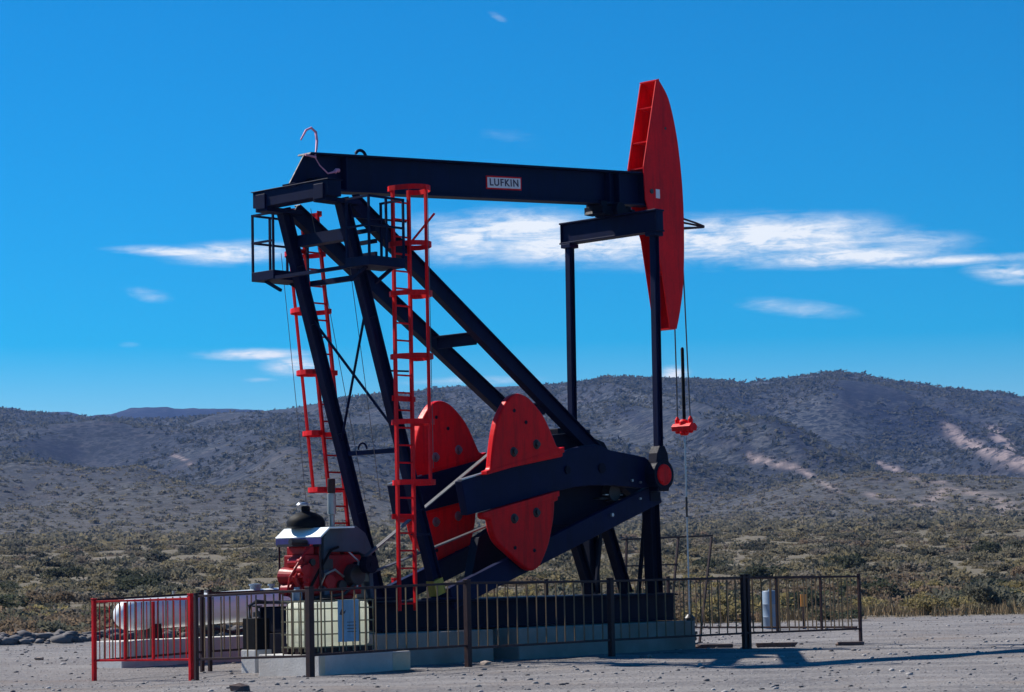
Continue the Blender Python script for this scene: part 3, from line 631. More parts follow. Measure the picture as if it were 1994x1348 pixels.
def height(x, y):
    r = np.hypot(x, y); az = np.arctan2(x, y)
    plain = .026*np.maximum(0, r-82)
    far = np.clip((r-620)/(RF-620), 0, 1)
    ze = EYE+RF*np.tan(np.interp(az, fa, fe)); plain_rf = .026*(RF-82)
    # spurs run down towards the plain
    sx = x/150.0+y/900.0; sy = y/520.0
    sp = 1-np.sqrt((2*fbm(sx+.35*fbm(x/300,y/300,9,2), sy, 31, 3)-1)**2+.01)
    sp2 = 1-np.abs(2*fbm(x/60+y/300, y/220, 77, 2)-1)
    env = np.clip(far*4,0,1)*np.clip((1-far)*3.2,0,1)
    pl = np.where(r < 620, plain, .026*538+.012*(r-620))
    pl_rf = .026*538+.012*(RF-620)
    z = pl+(ze-pl_rf)*far**1.25+env*((sp-.72)*74+(sp2-.7)*9)
    z = z-np.clip((r-RF)/(RF*.5), 0, 1)*np.maximum(0, ze*.55)+0
    zb = EYE+RB*np.tan(np.interp(az, ba, be_)); fb = np.clip((r-2300)/(RB-2300), 0, 1)
    back = ze*.45+(zb-ze*.45)*fb**1.4-np.clip((r-RB)/1200, 0, 1)*zb*.5+np.clip(fb*4,0,1)*np.clip((1-fb)*3,0,1)*(fbm(x/200,y/300,3,4)-.5)*60
    z = np.where(r > 2300, np.maximum(z, back), z)
    rough = np.clip((r-60)/60, 0, 1)
    z = z+rough*(fbm(x/9, y/9, 51, 3)-.5)*.5*np.clip(r/100,1,2.5)+np.clip((r-200)/300,0,1)*(fbm(x/60,y/80,52,3)-.5)*3.0*np.clip(r/600,0,1)
    ed = edge_r(az, x, y)
    # low rubble berm where the pad was bladed
    z = z+.34*np.exp(-((r-ed-1.0)/1.3)**2)*fbm(x*.5,y*.5,8,3)*np.clip((-az-.02)/.08+.35,.15,1)
    z = z+(fbm(x/1.7, y/1.7, 61, 3)-.5)*.05+(fbm(x/.5, y/.5, 62, 2)-.5)*.018
    z = z-.12*np.exp(-(((x+7)/3.2)**2+((y-39.5)/3.5)**2))
    return z
azd = np.concatenate([np.linspace(-math.pi, -.34, 46)[:-1], np.linspace(-.34, -.215, 60)[:-1], np.linspace(-.215, .215, 760), np.linspace(.215, .34, 60)[1:], np.linspace(.34, math.pi, 46)[1:]])
rr_ = np.concatenate([[.4,2,5,9,14,19], np.geomspace(23, 4400, 620)])
AZ, RR = np.meshgrid(azd, rr_); X = RR*np.sin(AZ); Y = RR*np.cos(AZ); Z = height(X, Y)
nr, na = X.shape
def grid_mesh(name, X, Y, Z, closed):
    nr, na = X.shape; me = bpy.data.meshes.new(name)
    me.vertices.add(nr*na); me.vertices.foreach_set('co', np.stack([X,Y,Z],-1).astype(np.float32).ravel())
    i = np.arange(nr-1)[:,None]*na+np.arange(na-1)[None,:]
    q = np.stack([i,i+1,i+na+1,i+na],-1)[:, :, ::-1].reshape(-1,4)
    me.loops.add(q.size); me.loops.foreach_set('vertex_index', q.ravel().astype(np.int32))
    me.polygons.add(len(q)); me.polygons.foreach_set('loop_start', (np.arange(len(q))*4).astype(np.int32)); me.polygons.foreach_set('loop_total', np.full(len(q),4,np.int32))
    me.update(calc_edges=True); me.polygons.foreach_set('use_smooth', np.ones(len(q),bool)); return me
gm = grid_mesh('ground', X, Y, Z, True)
def attr(me, name, a):
    at = me.attributes.new(name, 'FLOAT', 'POINT'); at.data.foreach_set('value', a.astype(np.float32).ravel())
ED = edge_r(AZ, X, Y)
attr(gm, 'veg', np.clip((RR-ED+1.5)/3.0, 0, 1))
attr(gm, 'far', np.clip((RR-250)/700, 0, 1))
# bare earth scars on the right hand hillside (polylines in azimuth / range)
scar = np.zeros_like(X)
def el_to_r(az, el):
    rs = np.linspace(400, RF, 700); z = height(rs*math.sin(az), rs*math.cos(az)); e = np.arctan2(z-EYE, rs)
    k = int(np.argmax(e >= el)); return rs[k] if e[k] >= el else RF*.97
for (pts, w) in (([(1462,893),(1500,903),(1560,915),(1590,935),(1632,958)],4),([(1715,905),(1750,918),(1790,938),(1835,938)],4),([(1850,838),(1880,862),(1925,880),(1994,905)],7),([(1935,840),(1955,860),(1965,885),(1994,890)],8),([(1700,965),(1745,975),(1800,985),(1830,995)],8),([(1815,975),(1850,950),(1880,955),(1900,962)],9),([(1880,990),(1940,1000)],9),([(1925,970),(1960,985),(1965,1005)],14),([(340,885),(375,905)],3)):
    for (a, b) in zip(pts, pts[1:]):
        for t in np.linspace(0, 1, 9):
            az_, el_ = view_az_el(a[0]+(b[0]-a[0])*t, a[1]+(b[1]-a[1])*t); r0 = el_to_r(az_, el_); x0, y0 = r0*math.sin(az_), r0*math.cos(az_)
            wm = w*r0/FPX; d2 = ((X-x0)/(wm*1.6))**2+((Y-y0)/(wm*6.0))**2
            scar = np.maximum(scar, np.exp(-d2))
attr(gm, 'scar', scar)
oil = np.zeros_like(X)
for (u_, v_, w_) in ((10.4,.3,1.1),(3.6,2.2,.9),(7.2,2.3,1.2),(9.6,1.8,.8),(-.2,3.0,.6),(1.9,2.4,.7)):
    c_ = W(u_, v_); oil = np.maximum(oil, np.exp(-(((X-c_.x)/w_)**2+((Y-c_.y)/(w_*1.3))**2)))
attr(gm, 'oil', oil)
rut = np.zeros_like(X)
for off in (0, 1.7, 5.1, 6.8):
    yc = 31.2+off+.05*X+.5*np.sin(X*.17+off); rut = np.maximum(rut, np.exp(-((Y-yc)/.22)**2)*np.clip((36.5-Y)/2+.4*(X<-8), 0, 1))
for off in (0, 1.8): yc = 48+off+.10*(X+12); rut = np.maximum(rut, np.exp(-((Y-yc)/.3)**2)*(X < -7.5))
attr(gm, 'rut', rut)
dark = np.zeros_like(X)  # slope shade painted into the hill colour along these polylines
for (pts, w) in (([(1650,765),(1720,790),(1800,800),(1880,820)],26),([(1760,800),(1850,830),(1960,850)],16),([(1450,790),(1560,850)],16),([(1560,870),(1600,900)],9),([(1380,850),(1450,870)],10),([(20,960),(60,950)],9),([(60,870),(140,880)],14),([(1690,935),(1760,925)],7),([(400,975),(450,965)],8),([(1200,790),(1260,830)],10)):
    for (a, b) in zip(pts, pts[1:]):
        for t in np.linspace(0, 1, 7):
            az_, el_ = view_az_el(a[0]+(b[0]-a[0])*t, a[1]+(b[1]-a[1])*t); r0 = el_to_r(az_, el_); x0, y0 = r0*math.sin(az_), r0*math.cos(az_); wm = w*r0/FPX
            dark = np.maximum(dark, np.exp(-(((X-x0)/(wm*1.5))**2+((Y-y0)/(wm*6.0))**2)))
attr(gm, 'shade_ridge_tone', np.maximum(dark, np.clip((RR-2250)/300, 0, 1)))  # painted slope shade, plus a darker tone over the far ridge
# ground material
m, nt, b = new_mat('ground_surface'); MT['ground'] = m
geo = nd(nt, 'ShaderNodeNewGeometry').outputs['Position']
def at_(n): x = nd(nt, 'ShaderNodeAttribute'); x.attribute_name = n; return x.outputs['Fac']
veg, far_, sca = at_('veg'), at_('far'), at_('scar')
n_big = noise(nt, geo, .12, 5); n_mid = noise(nt, geo, 1.5, 8, .65); n_fin = noise(nt, geo, 9, 8, .75); n_pat = noise(nt, geo, .45, 6, .6)
vor = nd(nt, 'ShaderNodeTexVoronoi'); vor.inputs['Scale'].default_value = 16; nt.links.new(geo, vor.inputs['Vector'])
stone = ramp(nt, vor.outputs['Color'], [(.2,(.08,.074,.077)),(.5,(.155,.146,.149)),(.85,(.28,.265,.26))])
grav = ramp(nt, n_fin, [(.30,(.075,.070,.072)),(.5,(.165,.156,.157)),(.72,(.31,.29,.28))])
grav = mixc(nt, .45, grav, stone)
grav = mixc(nt, ramp(nt, n_pat, [(.40,(0,0,0)),(.70,(.55,.55,.55))]), grav, (.30,.275,.26))
grav = mixc(nt, ramp(nt, n_big, [(.42,(0,0,0)),(.62,(.5,.5,.5))]), grav, (.20,.18,.17))
mpt = nd(nt, 'ShaderNodeMapping'); mpt.inputs['Scale'].default_value = (.035, .9, 1); mpt.inputs['Rotation'].default_value = (0,0,.12); nt.links.new(geo, mpt.inputs['Vector'])
trk = noise(nt, mpt.outputs[0], 1.0, 5, .6); grav = mixc(nt, ramp(nt, trk, [(.50,(0,0,0)),(.60,(.55,.55,.55))]), grav, (.28,.262,.25))
n_br = noise(nt, geo, .28, 6, .65); grav = mixc(nt, ramp(nt, n_br, [(.54,(0,0,0)),(.66,(.55,.55,.55))]), grav, (.20,.155,.125))
grav = mixc(nt, mth(nt, 'MULTIPLY', at_('oil'), ramp(nt, n_mid, [(.42,(0,0,0)),(.60,(.8,.8,.8))])), grav, (.055,.042,.036))
grav = mixc(nt, mth(nt, 'MULTIPLY', at_('rut'), ramp(nt, n_pat, [(.35,(.1,.1,.1)),(.6,(.6,.6,.6))])), grav, (.29,.27,.255))
soil = ramp(nt, n_mid, [(.3,(.105,.088,.066)),(.55,(.17,.145,.108)),(.8,(.24,.21,.165))])
soil = mixc(nt, ramp(nt, n_big, [(.4,(0,0,0)),(.6,(.7,.7,.7))]), soil, (.15,.13,.085))
# far slopes: scrub read as speckle
h1 = noise(nt, geo, .16, 7, .72); h2 = noise(nt, geo, .012, 6, .6); h3 = noise(nt, geo, .42, 6, .8); h4 = noise(nt, geo, .035, 5, .6)
sp_ = mth(nt, 'ADD', mth(nt, 'MULTIPLY', h1, .45), mth(nt, 'MULTIPLY', h3, .55))
vh = nd(nt, 'ShaderNodeTexVoronoi'); vh.inputs['Scale'].default_value = .30; vh.inputs['Randomness'].default_value = 1; nt.links.new(geo, vh.inputs['Vector'])
vh2 = nd(nt, 'ShaderNodeTexVoronoi'); vh2.inputs['Scale'].default_value = .13; nt.links.new(geo, vh2.inputs['Vector'])
dots = mth(nt, 'MAXIMUM', ramp(nt, vh.outputs['Distance'], [(.34,(1,1,1)),(.50,(0,0,0))]), ramp(nt, vh2.outputs['Distance'], [(.28,(1,1,1)),(.42,(0,0,0))]))
dots = mth(nt, 'MULTIPLY', dots, ramp(nt, h4_ := noise(nt, geo, .02, 4, .6), [(.36,(.35,.35,.35)),(.55,(.95,.95,.95))]))
hill = ramp(nt, sp_, [(.40,(.018,.025,.036)),(.46,(.045,.053,.064)),(.53,(.088,.092,.100)),(.62,(.16,.155,.16))])
hill = mixc(nt, ramp(nt, h2, [(.44,(0,0,0)),(.60,(.65,.65,.65))]), hill, (.024,.030,.050))
hill = mixc(nt, ramp(nt, h4, [(.52,(0,0,0)),(.68,(.45,.45,.45))]), hill, (.105,.088,.092))
hill = mixc(nt, dots, hill, (.010,.016,.026))
hill = mixc(nt, mth(nt, 'MULTIPLY', at_('shade_ridge_tone'), ramp(nt, noise(nt, geo, .05, 6, .7), [(.35,(0,0,0)),(.5,(.85,.85,.85))])), hill, (.008,.013,.034))
scn = noise(nt, geo, .09, 6, .7)
scf = mth(nt, 'MULTIPLY', sca, ramp(nt, scn, [(.38,(0,0,0)),(.52,(1,1,1))]))
hill = mixc(nt, scf, hill, (.36,.28,.26))
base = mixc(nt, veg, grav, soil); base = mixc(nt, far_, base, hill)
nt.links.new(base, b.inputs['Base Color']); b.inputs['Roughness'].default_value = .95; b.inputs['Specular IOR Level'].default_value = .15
bh = mth(nt, 'ADD', mth(nt, 'MULTIPLY', n_fin, .035), mth(nt, 'MULTIPLY', vor.outputs['Distance'], .02))
bh = mth(nt, 'ADD', bh, mth(nt, 'MULTIPLY', mth(nt, 'MULTIPLY', sp_, far_), 2.0))
bn = nd(nt, 'ShaderNodeBump'); bn.inputs['Strength'].default_value = 1.0; bn.inputs['Distance'].default_value = 1.0
nt.links.new(bh, bn.inputs['Height']); nt.links.new(bn.outputs[0], b.inputs['Normal'])
gm.materials.append(MT['ground'])
go = bpy.data.objects.new('ground', gm); C.objects.link(go); go['kind'] = 'structure'

# ------------------------------------------------------------------ numpy instancing into one mesh
def merged(name, verts, faces, tris, place, mat, rnd=None, rnd2=None):
    """verts list of (n,3) templates, faces (f,k); place: arrays idx,x,y,z,s,sz,rot"""
    idx, px, py, pz, s, szz, rot = place
    VV = []; FF = []; RN = []; off = 0
    for t in range(len(verts)):
        k = np.nonzero(idx == t)[0]
        if not len(k): continue
        v = verts[t]; c, s_ = np.cos(rot[k])[:,None], np.sin(rot[k])[:,None]
        x = (v[:,0]*c-v[:,1]*s_)*s[k][:,None]+px[k][:,None]; y = (v[:,0]*s_+v[:,1]*c)*s[k][:,None]+py[k][:,None]; z = v[:,2]*szz[k][:,None]+pz[k][:,None]
        VV.append(np.stack([x,y,z],-1).reshape(-1,3)); f = faces[t][None]+(np.arange(len(k))*len(v))[:,None,None]+off
        FF.append(f.reshape(-1, faces[t].shape[1])); off += len(k)*len(v)
        if rnd is not None: RN.append(np.repeat(rnd[k], len(v)))
    V = np.concatenate(VV); F_ = np.concatenate(FF); kk = F_.shape[1]
    me = bpy.data.meshes.new(name); me.vertices.add(len(V)); me.vertices.foreach_set('co', V.astype(np.float32).ravel())
    me.loops.add(F_.size); me.loops.foreach_set('vertex_index', F_.ravel().astype(np.int32)); me.polygons.add(len(F_))
    me.polygons.foreach_set('loop_start', (np.arange(len(F_))*kk).astype(np.int32)); me.polygons.foreach_set('loop_total', np.full(len(F_),kk,np.int32))
    me.update(calc_edges=True); me.materials.append(mat)
    if rnd is not None: attr(me, 'rnd', np.concatenate(RN))
    o = bpy.data.objects.new(name, me); C.objects.link(o); return o
def shrub_template(n, leaf, seed, spiky=.4):
    g = np.random.default_rng(seed); V = []; F_ = []
    nb = g.integers(5, 9); cs = np.stack([g.normal(0,.27,nb), g.normal(0,.27,nb), g.uniform(.08,.34,nb)], -1); rs = g.uniform(.22,.38,nb)
    for k in range(n):
        j = g.integers(nb); d = g.normal(size=3); d /= np.linalg.norm(d); d[2] = abs(d[2])*1.0-.25
        p = cs[j]+d*rs[j]*g.uniform(.75,1.05); p[2] = max(.02, p[2])
        t = g.normal(size=3)*.7+d*.8; t[2] += .2; t /= np.linalg.norm(t); q = np.cross(t, g.normal(size=3)); q /= np.linalg.norm(q)
        l = leaf*g.uniform(.6,1.4); w = l*g.uniform(.45,.8); b0 = len(V)
        V += [p-q*w*.5, p+q*w*.5, p+t*l+q*w*.3, p+t*l-q*w*.3]; F_.append([b0,b0+1,b0+2,b0+3])
    return np.array(V), np.array(F_)
def leafy(nt, b, c, amt=.45):
    out = nt.nodes['Material Output']; tr = nt.nodes.new('ShaderNodeBsdfTranslucent'); mx = nt.nodes.new('ShaderNodeMixShader'); mx.inputs[0].default_value = amt
    nt.links.new(c, b.inputs['Base Color']); nt.links.new(c, tr.inputs['Color']); b.inputs['Roughness'].default_value = .8; b.inputs['Specular IOR Level'].default_value = .2
    nt.links.new(b.outputs[0], mx.inputs[1]); nt.links.new(tr.outputs[0], mx.inputs[2]); nt.links.new(mx.outputs[0], out.inputs['Surface'])
def bush_mat(name, per_object):
    m, nt, b = new_mat(name)
    if per_object: r_ = nd(nt, 'ShaderNodeObjectInfo').outputs['Random']
    else: x = nd(nt, 'ShaderNodeAttribute'); x.attribute_name = 'rnd'; r_ = x.outputs['Fac']
    geo = nd(nt, 'ShaderNodeNewGeometry').outputs['Position']
    c = ramp(nt, r_, [(0,(.034,.040,.032)),(.20,(.078,.076,.056)),(.40,(.140,.126,.090)),(.60,(.185,.160,.105)),(.76,(.24,.195,.100)),(.88,(.205,.172,.135)),(1,(.25,.16,.10))])
    n = noise(nt, geo, 6, 3); c = mixc(nt, ramp(nt, n, [(.35,(0,0,0)),(.7,(.5,.5,.5))]), c, (.20,.185,.14))
    leafy(nt, b, c)
    return m
MT['bush'] = bush_mat('shrub_leaves', True); MT['bushes'] = bush_mat('scrub_leaves', False)
TN = [shrub_template(900, .085, 100+k) for k in range(6)]
TM = [shrub_template(190, .17, 200+k) for k in range(6)]
TF = [shrub_template(34, .36, 300+k) for k in range(6)]
def scatter(n, r0, r1, azm, seed, power=1.0):
    g = np.random.default_rng(seed); r = np.sqrt(g.uniform(r0*r0, r1*r1, n)) if power == 1 else r0+(r1-r0)*g.uniform(0,1,n)**power
    a = g.uniform(-azm, azm, n); x = r*np.sin(a); y = r*np.cos(a); return g, r, a, x, y
# near scrub
g, r, a, x, y = scatter(8200, 62, 330, .30, 1, 1.25)
dens = fbm(x/22, y/22, 71, 3); keep = (r > edge_r(a, x, y)+1.5)&(dens > .29+.20*g.uniform(-1,1,len(r)))
r, a, x, y = r[keep], a[keep], x[keep], y[keep]
size = g.uniform(.2,1.0,len(r))**2.6*1.1+.28; rnd = np.clip(.35+.35*fbm(x/35,y/35,72,2)+.38*g.uniform(0,1,len(r)), 0, 1); dk = g.uniform(0,1,len(r)) < .13; rnd[dk] = g.uniform(0,.25,dk.sum()); size[dk] = size[dk]*1.15+.3
rnd = np.clip(rnd+.22*np.exp(-(r-72)/22.0), 0, 1)
zz = height(x, y); rot = g.uniform(0, 6.28, len(r)); hgt = size*g.uniform(.6,1.0,len(r))
inview = np.abs(a) < .212
show = np.where(inview, size/r, 0); order = np.argsort(-show); ind = order[:290]; rest = order[290:]
tmpl = []
for k, (v, f) in enumerate(TN):
    me = bpy.data.meshes.new('desert_shrub'); me.from_pydata(v.tolist(), [], f.tolist()); me.materials.append(MT['bush']); tmpl.append(me)
def hue_word(q): return 'dark green' if q < .22 else 'grey green' if q < .55 else 'olive' if q < .7 else 'straw coloured' if q < .85 else 'brownish'
MT['b_list'] = None
# fixed colours per kind so that a label can be true
KM = {}
for w_, c_ in (('dark green',(.038,.050,.030)),('grey green',(.120,.118,.086)),('olive',(.170,.152,.088)),('straw coloured',(.28,.225,.095)),('brownish',(.21,.15,.10))):
    mm, nt2, b2 = new_mat('shrub_'+w_.replace(' ','_')); ri = nd(nt2,'ShaderNodeObjectInfo').outputs['Random']; ge = nd(nt2,'ShaderNodeNewGeometry').outputs['Position']
    c = ramp(nt2, ri, [(0,tuple(q*.72 for q in c_)),(1,tuple(q*1.3 for q in c_))]); n_ = noise(nt2, ge, 6, 3)
    c = mixc(nt2, ramp(nt2, n_, [(.35,(0,0,0)),(.7,(.4,.4,.4))]), c, (.21,.195,.14)); leafy(nt2, b2, c)
    KM[w_] = mm
KMe = {w_: [] for w_ in KM}
for w_ in KM:
    for k in range(6):
        me = tmpl[k].copy(); me.name = 'desert_shrub'; me.materials[0] = KM[w_]; KMe[w_].append(me)
def add_shrub(px, py, s, h, hw, k, label, group):
    o = bpy.data.objects.new('desert_shrub', KMe[hw][k]); C.objects.link(o)
    o.location = (px, py, float(height(np.array([px]), np.array([py]))[0])-.03); o.scale = (s, s, h); o.rotation_euler.z = random.uniform(0, 6.28)
    o['label'] = label; o['category'] = 'shrub'; o['group'] = group; return o
for j in ind:
    hw = hue_word(rnd[j]); sd_ = 'left of the pump jack' if a[j] < -.09 else 'right of the railing' if a[j] > .14 else 'behind the pump jack'
    add_shrub(float(x[j]), float(y[j]), float(size[j]), float(hgt[j]), hw, int(j) % 6, f'{hw} desert shrub on the plain {sd_}', f'{hw} desert shrubs {sd_}')
for (px, py, s, h, hw, lab) in ((12.3,74.2,1.0,1.0,'straw coloured','yellow green rounded shrub at the gravel edge right of the railing'),(16.6,86,2.3,1.2,'dark green','wide dark green shrub right of the railing, largest on the plain there'),(8.9,69,.9,.55,'dark green','small low dark shrub behind the right end of the railing'),(8.2,76,1.6,1.5,'dark green','tall dark bush behind the orange marker'),(6.8,73,1.5,1.3,'straw coloured','ochre bush behind the double railing post'),(5.1,70,1.4,1.2,'straw coloured','ochre bush behind the polished rod')):
    add_shrub(px, py, s, h, hw, random.randrange(6), lab, None) if False else None
    o = add_shrub(px, py, s, h, hw, random.randrange(6), lab, 'shrubs at the gravel edge')
n_ = len(rest); tiers = rest
o = merged('scrub', [t[0] for t in TM], [t[1] for t in TM], None, (rng.integers(0,6,n_), x[rest], y[rest], zz[rest]-.03, size[rest], hgt[rest], rot[rest]), MT['bushes'], rnd[rest])
o['kind'] = 'stuff'; o['label'] = 'low desert scrub covering the plain'; o['category'] = 'scrub'
g, r, a, x, y = scatter(16000, 320, 900, .27, 2, 1.3)
size = g.uniform(.2,1.0,len(r))**2.5*2.0+.45; zz = height(x, y); rnd = np.clip(.5*fbm(x/90,y/90,73,2)+.62*g.uniform(0,1,len(r)), 0, .9)
o = merged('distant_scrub', [t[0] for t in TF], [t[1] for t in TF], None, (g.integers(0,6,len(r)), x, y, zz-.05, size, size*.65, g.uniform(0,6.28,len(r))), MT['bushes'], rnd)
o['kind'] = 'stuff'; o['label'] = 'far desert scrub on the rising plain'; o['category'] = 'scrub'
TV = [shrub_template(11, .6, 400+k) for k in range(5)]
g, r, a, x, y = scatter(46000, 880, 1760, .25, 6)
zz = height(x, y); kk = fbm(x/70, y/110, 91, 3) > .44+.12*g.uniform(-1,1,len(r))
ia = np.clip(np.searchsorted(azd, np.arctan2(x, y)), 0, len(azd)-1); ir = np.clip(np.searchsorted(rr_, r), 0, len(rr_)-1); kk &= scar[ir, ia] < .35; r, x, y, zz = r[kk], x[kk], y[kk], zz[kk]; size = 1.1+1.9*g.uniform(0,1,len(r))**3; rnd = .34*g.uniform(0,1,len(r))**1.5
o = merged('hill_scrub', [t[0] for t in TV], [t[1] for t in TV], None, (g.integers(0,5,len(r)), x, y, zz-.1, size, size*.8, g.uniform(0,6.28,len(r))), MT['bushes'], rnd)
o['kind'] = 'stuff'; o['label'] = 'dark scrub dotted over the hillsides'; o['category'] = 'scrub'
# dry grass fringe at the pad edge
g, r, a, x, y = scatter(9000, 58, 100, .26, 3); e_ = edge_r(a, x, y); k = (r > e_-1)&(r < e_+14*g.uniform(0,1,len(r))**1.5)&(a > -.16); r, a, x, y = r[k], a[k], x[k], y[k]
def tuft(seed):
    g = np.random.default_rng(seed); V = []; F_ = []
    for k in range(14):
        p = np.array([g.normal(0,.12), g.normal(0,.12), 0]); t = np.array([g.normal(0,.3), g.normal(0,.3), 1.0]); t /= np.linalg.norm(t); q = np.array([g.normal(),g.normal(),0]); q /= np.linalg.norm(q)
        l = g.uniform(.2,.45); b0 = len(V); V += [p-q*.014, p+q*.014, p+t*l+q*.004, p+t*l-q*.004]; F_.append([b0,b0+1,b0+2,b0+3])
    return np.array(V), np.array(F_)
TG = [tuft(k) for k in range(4)]
MT['grass'] = paint('dry_grass', (.26,.18,.085), .8, (.18,.10,.06), .5, .4)
s_ = g.uniform(.5,1.2,len(r))
o = merged('dry_grass', [t[0] for t in TG], [t[1] for t in TG], None, (g.integers(0,4,len(r)), x, y, height(x,y)-.02, s_, s_, g.uniform(0,6,len(r))), MT['grass'], s_)
o['kind'] = 'stuff'; o['label'] = 'dry straw coloured grass at the edge of the gravel'; o['category'] = 'grass'
# gravel stones
def stone_t(seed):
    bm = bmesh.new(); bmesh.ops.create_icosphere(bm, subdivisions=1, radius=.5); g = np.random.default_rng(seed)
    v = np.array([q.co[:] for q in bm.verts]); v *= g.uniform(.7,1.15,(len(v),1)); v[:,2] *= .6; v[:,0] *= g.uniform(1,1.5)
    f = np.array([[q.index for q in p.verts] for p in bm.faces]); bm.free(); return v, f
TS = [stone_t(k) for k in range(8)]
m, nt, b = new_mat('gravel_stone'); x_ = nd(nt,'ShaderNodeAttribute'); x_.attribute_name = 'rnd'
c = ramp(nt, x_.outputs['Fac'], [(0,(.08,.07,.07)),(.35,(.17,.155,.15)),(.7,(.25,.235,.225)),(1,(.42,.39,.37))]); nt.links.new(c, b.inputs['Base Color']); b.inputs['Roughness'].default_value = .9
MT['stone'] = m
g, r, a, x, y = scatter(14000, 28, 74, .25, 4, 1.1); k = r < edge_r(a,x,y)+2; r, a, x, y = r[k], a[k], x[k], y[k]
s_ = .010+.085*g.uniform(0,1,len(r))**14+.010*(r/60)
o = merged('gravel', [t[0] for t in TS], [t[1] for t in TS], None, (g.integers(0,8,len(r)), x, y, height(x,y)+s_*.08, s_, s_, g.uniform(0,6,len(r))), MT['stone'], g.uniform(0,1,len(r)))
o['kind'] = 'stuff'; o['label'] = 'loose gravel stones on the pad'; o['category'] = 'gravel'
# rubble berm on the left
g, r, a, x, y = scatter(34000, 56, 74, .25, 5); e_ = edge_r(a,x,y); k = (np.abs(r-e_-.6) < 1.6*g.uniform(.2,1,len(r)))&(a < -.10+.04*g.uniform(0,1,len(r))); r, a, x, y = r[k], a[k], x[k], y[k]
s_ = .14+.42*g.uniform(0,1,len(r))**3
o = merged('rubble', [t[0] for t in TS], [t[1] for t in TS], None, (g.integers(0,8,len(r)), x, y, height(x,y)+s_*.12, s_, s_, g.uniform(0,6,len(r))), MT['stone'], g.uniform(0,.32,len(r)))
o['kind'] = 'stuff'; o['label'] = 'dark rubble ridge at the left edge of the gravel'; o['category'] = 'rubble'
# single rocks
for (px, py, s, lab) in ((-3.72,33.0,.30,'dark rock in the foreground gravel at the bottom edge below the slab'),(-9.5,49,.16,'small pale rock on the gravel left of the red gate'),(-.55,40.9,.18,'small stone lying at the foot of the second railing post'),(2.25,42.6,.15,'small pale stone in front of the middle of the railing')):
    v, f = TS[random.randrange(8)]; me = bpy.data.meshes.new('rock'); me.from_pydata((v*s).tolist(), [], f.tolist()); me.materials.append(MT['sleeper'] if 'dark' in lab else MT['conc'])
    o = bpy.data.objects.new('rock', me); C.objects.link(o); o.location = (px, py, s*.12); tag(o, lab, 'rock')

# ================================================================== HAZE
def haze(density):
    m = bpy.data.materials.new('thin_air'); m.use_nodes = True; nt = m.node_tree; nt.nodes.clear()
    out = nt.nodes.new('ShaderNodeOutputMaterial'); pv = nt.nodes.new('ShaderNodeVolumePrincipled')
    pv.inputs['Color'].default_value = (.20,.42,1,1); pv.inputs['Density'].default_value = density; pv.inputs['Anisotropy'].default_value = .1
    nt.links.new(pv.outputs[0], out.inputs['Volume'])
    bm = bmesh.new(); bmesh.ops.create_cube(bm, size=1); me = bpy.data.meshes.new('haze'); bm.to_mesh(me); bm.free(); me.materials.append(m)
    o = bpy.data.objects.new('haze', me); C.objects.link(o); o.scale = (9200, 9200, 330); o.location = (0, 0, 330/2-2.5); o['kind'] = 'stuff'
haze(1.0e-4)

# ================================================================== LIGHT AND SKY
SH = Vector((-.861,.503,0)).normalized(); EL = R(44.6)
sdir = SH*math.cos(EL)+Vector((0,0,math.sin(EL)))
L = bpy.data.lights.new('sun', 'SUN'); L.energy = 4.2; L.angle = R(.5); L.color = (1,.95,.87)
lo = bpy.data.objects.new('sun', L); C.objects.link(lo); lo.rotation_euler = sdir.to_track_quat('Z', 'Y').to_euler()
w = bpy.data.worlds.new('World'); sc.world = w; w.use_nodes = True; nt = w.node_tree; bg = nt.nodes['Background']
sky = nd(nt, 'ShaderNodeTexSky', sky_type='NISHITA'); sky.sun_disc = False; sky.sun_elevation = EL; sky.sun_rotation = math.atan2(SH.x, SH.y)
sky.air_density = 1.0; sky.dust_density = .2; sky.ozone_density = 3.0; sky.altitude = 800
hs = nd(nt, 'ShaderNodeHueSaturation'); hs.inputs['Saturation'].default_value = 2.2; hs.inputs['Value'].default_value = 1.0; hs.inputs['Hue'].default_value = .5
nt.links.new(sky.outputs[0], hs.inputs['Color'])
tc = nd(nt, 'ShaderNodeTexCoord').outputs['Generated']; sx = nd(nt, 'ShaderNodeSeparateXYZ'); nt.links.new(tc, sx.inputs[0])
az = mth(nt, 'ARCTAN2', sx.outputs['X'], sx.outputs['Y']); el = mth(nt, 'ARCSINE', sx.outputs['Z'])
cv = nd(nt, 'ShaderNodeCombineXYZ'); nt.links.new(az, cv.inputs[0]); nt.links.new(mth(nt,'MULTIPLY',el,2.6), cv.inputs[1])
cn1 = noise(nt, cv.outputs[0], 22, 9, .62, .6); cn2 = noise(nt, cv.outputs[0], 75, 8, .65, .8)
mask = None
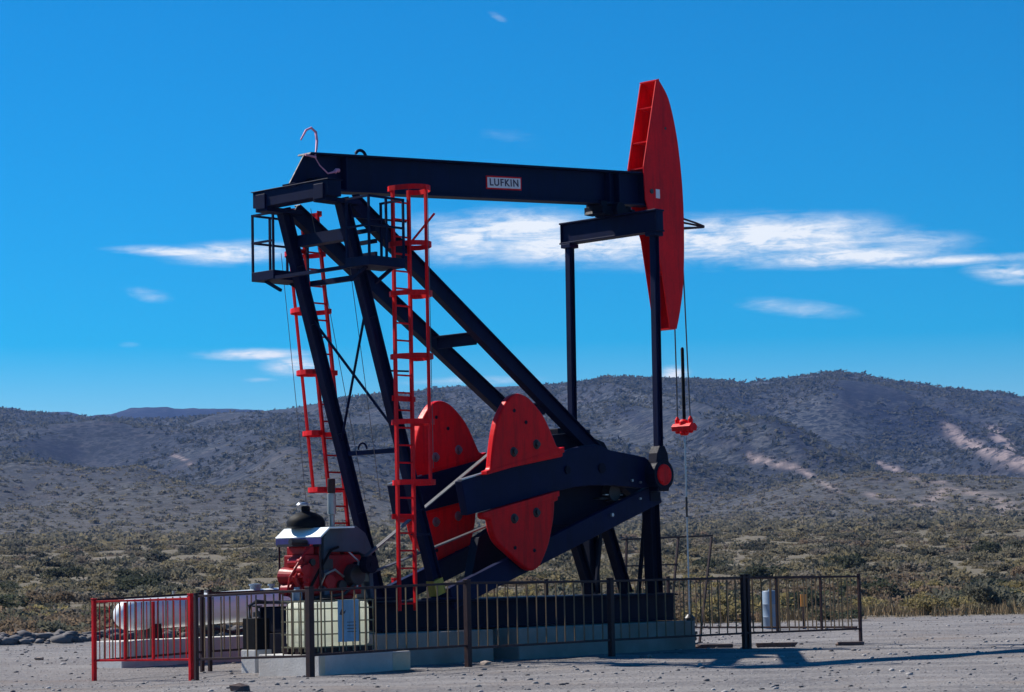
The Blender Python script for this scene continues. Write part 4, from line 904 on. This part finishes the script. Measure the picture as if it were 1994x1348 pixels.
for (px, py, sxp, syp, st, tilt) in ((905,470,130,42,1.0,.0),(985,445,190,36,1.05,.02),(1130,480,230,36,1.1,.02),(1330,470,230,44,1.3,.0),(1520,462,220,42,1.15,.02),(1640,500,210,20,1.05,.0),(1760,470,150,30,.6,.05),(1840,508,210,11,.95,.0),(340,490,120,10,1.05,.04),(450,493,120,22,1.0,-.02),(285,574,55,16,.55,.1),(505,690,100,11,1.15,.0),(575,712,60,20,1.05,.0),(1545,600,120,18,.55,.12),(1960,528,75,20,.9,.08),(1985,548,60,10,.7,0),(1312,730,28,16,1.4,0),(968,33,22,10,.42,.4),(905,742,150,10,.6,0),(505,740,40,6,.45,0),(1000,268,110,28,.22,.2),(250,672,30,7,.4,0)):
    a0, e0 = view_az_el(px, py); s1, s2 = sxp/FPX, syp/FPX
    da = mth(nt, 'SUBTRACT', az, a0); de = mth(nt, 'SUBTRACT', mth(nt, 'SUBTRACT', el, e0), mth(nt, 'MULTIPLY', da, -tilt))
    q = mth(nt, 'ADD', mth(nt, 'POWER', mth(nt, 'ABSOLUTE', mth(nt, 'DIVIDE', da, s1)), 2.0), mth(nt, 'POWER', mth(nt, 'ABSOLUTE', mth(nt, 'DIVIDE', de, s2)), 2.0))
    gq = mth(nt, 'MULTIPLY', mth(nt, 'EXPONENT', mth(nt, 'MULTIPLY', q, -1.0)), st)
    mask = gq if mask is None else mth(nt, 'MAXIMUM', mask, gq)
cv3 = nd(nt, 'ShaderNodeCombineXYZ'); nt.links.new(az, cv3.inputs[0]); nt.links.new(mth(nt,'MULTIPLY',el,7.5), cv3.inputs[1])
cn3 = noise(nt, cv3.outputs[0], 30, 10, .72, 1.2)
nz = mth(nt, 'ADD', mth(nt, 'ADD', mth(nt, 'MULTIPLY', mth(nt,'SUBTRACT',cn1,.5), 2.2), mth(nt, 'MULTIPLY', mth(nt,'SUBTRACT',cn2,.5), 1.5)), mth(nt, 'MULTIPLY', mth(nt,'SUBTRACT',cn3,.5), 2.6))
dn = mth(nt, 'SUBTRACT', mth(nt, 'MULTIPLY', mask, mth(nt, 'ADD', mth(nt, 'MULTIPLY', nz, .85), 1.08)), .16)
dn = mth(nt, 'MULTIPLY', dn, .98, clamp=True)
dn = mth(nt, 'POWER', dn, 1.45)
colr = mixc(nt, dn, hs.outputs[0], (8.6,9.0,9.2))
nt.links.new(colr, bg.inputs['Color']); bg.inputs['Strength'].default_value = .068

sc.view_settings.view_transform = 'Standard'; sc.view_settings.look = 'None'; sc.view_settings.exposure = .75; sc.view_settings.gamma = 1
sc.cycles.max_bounces = 6; sc.cycles.volume_bounces = 0; sc.cycles.transparent_max_bounces = 8
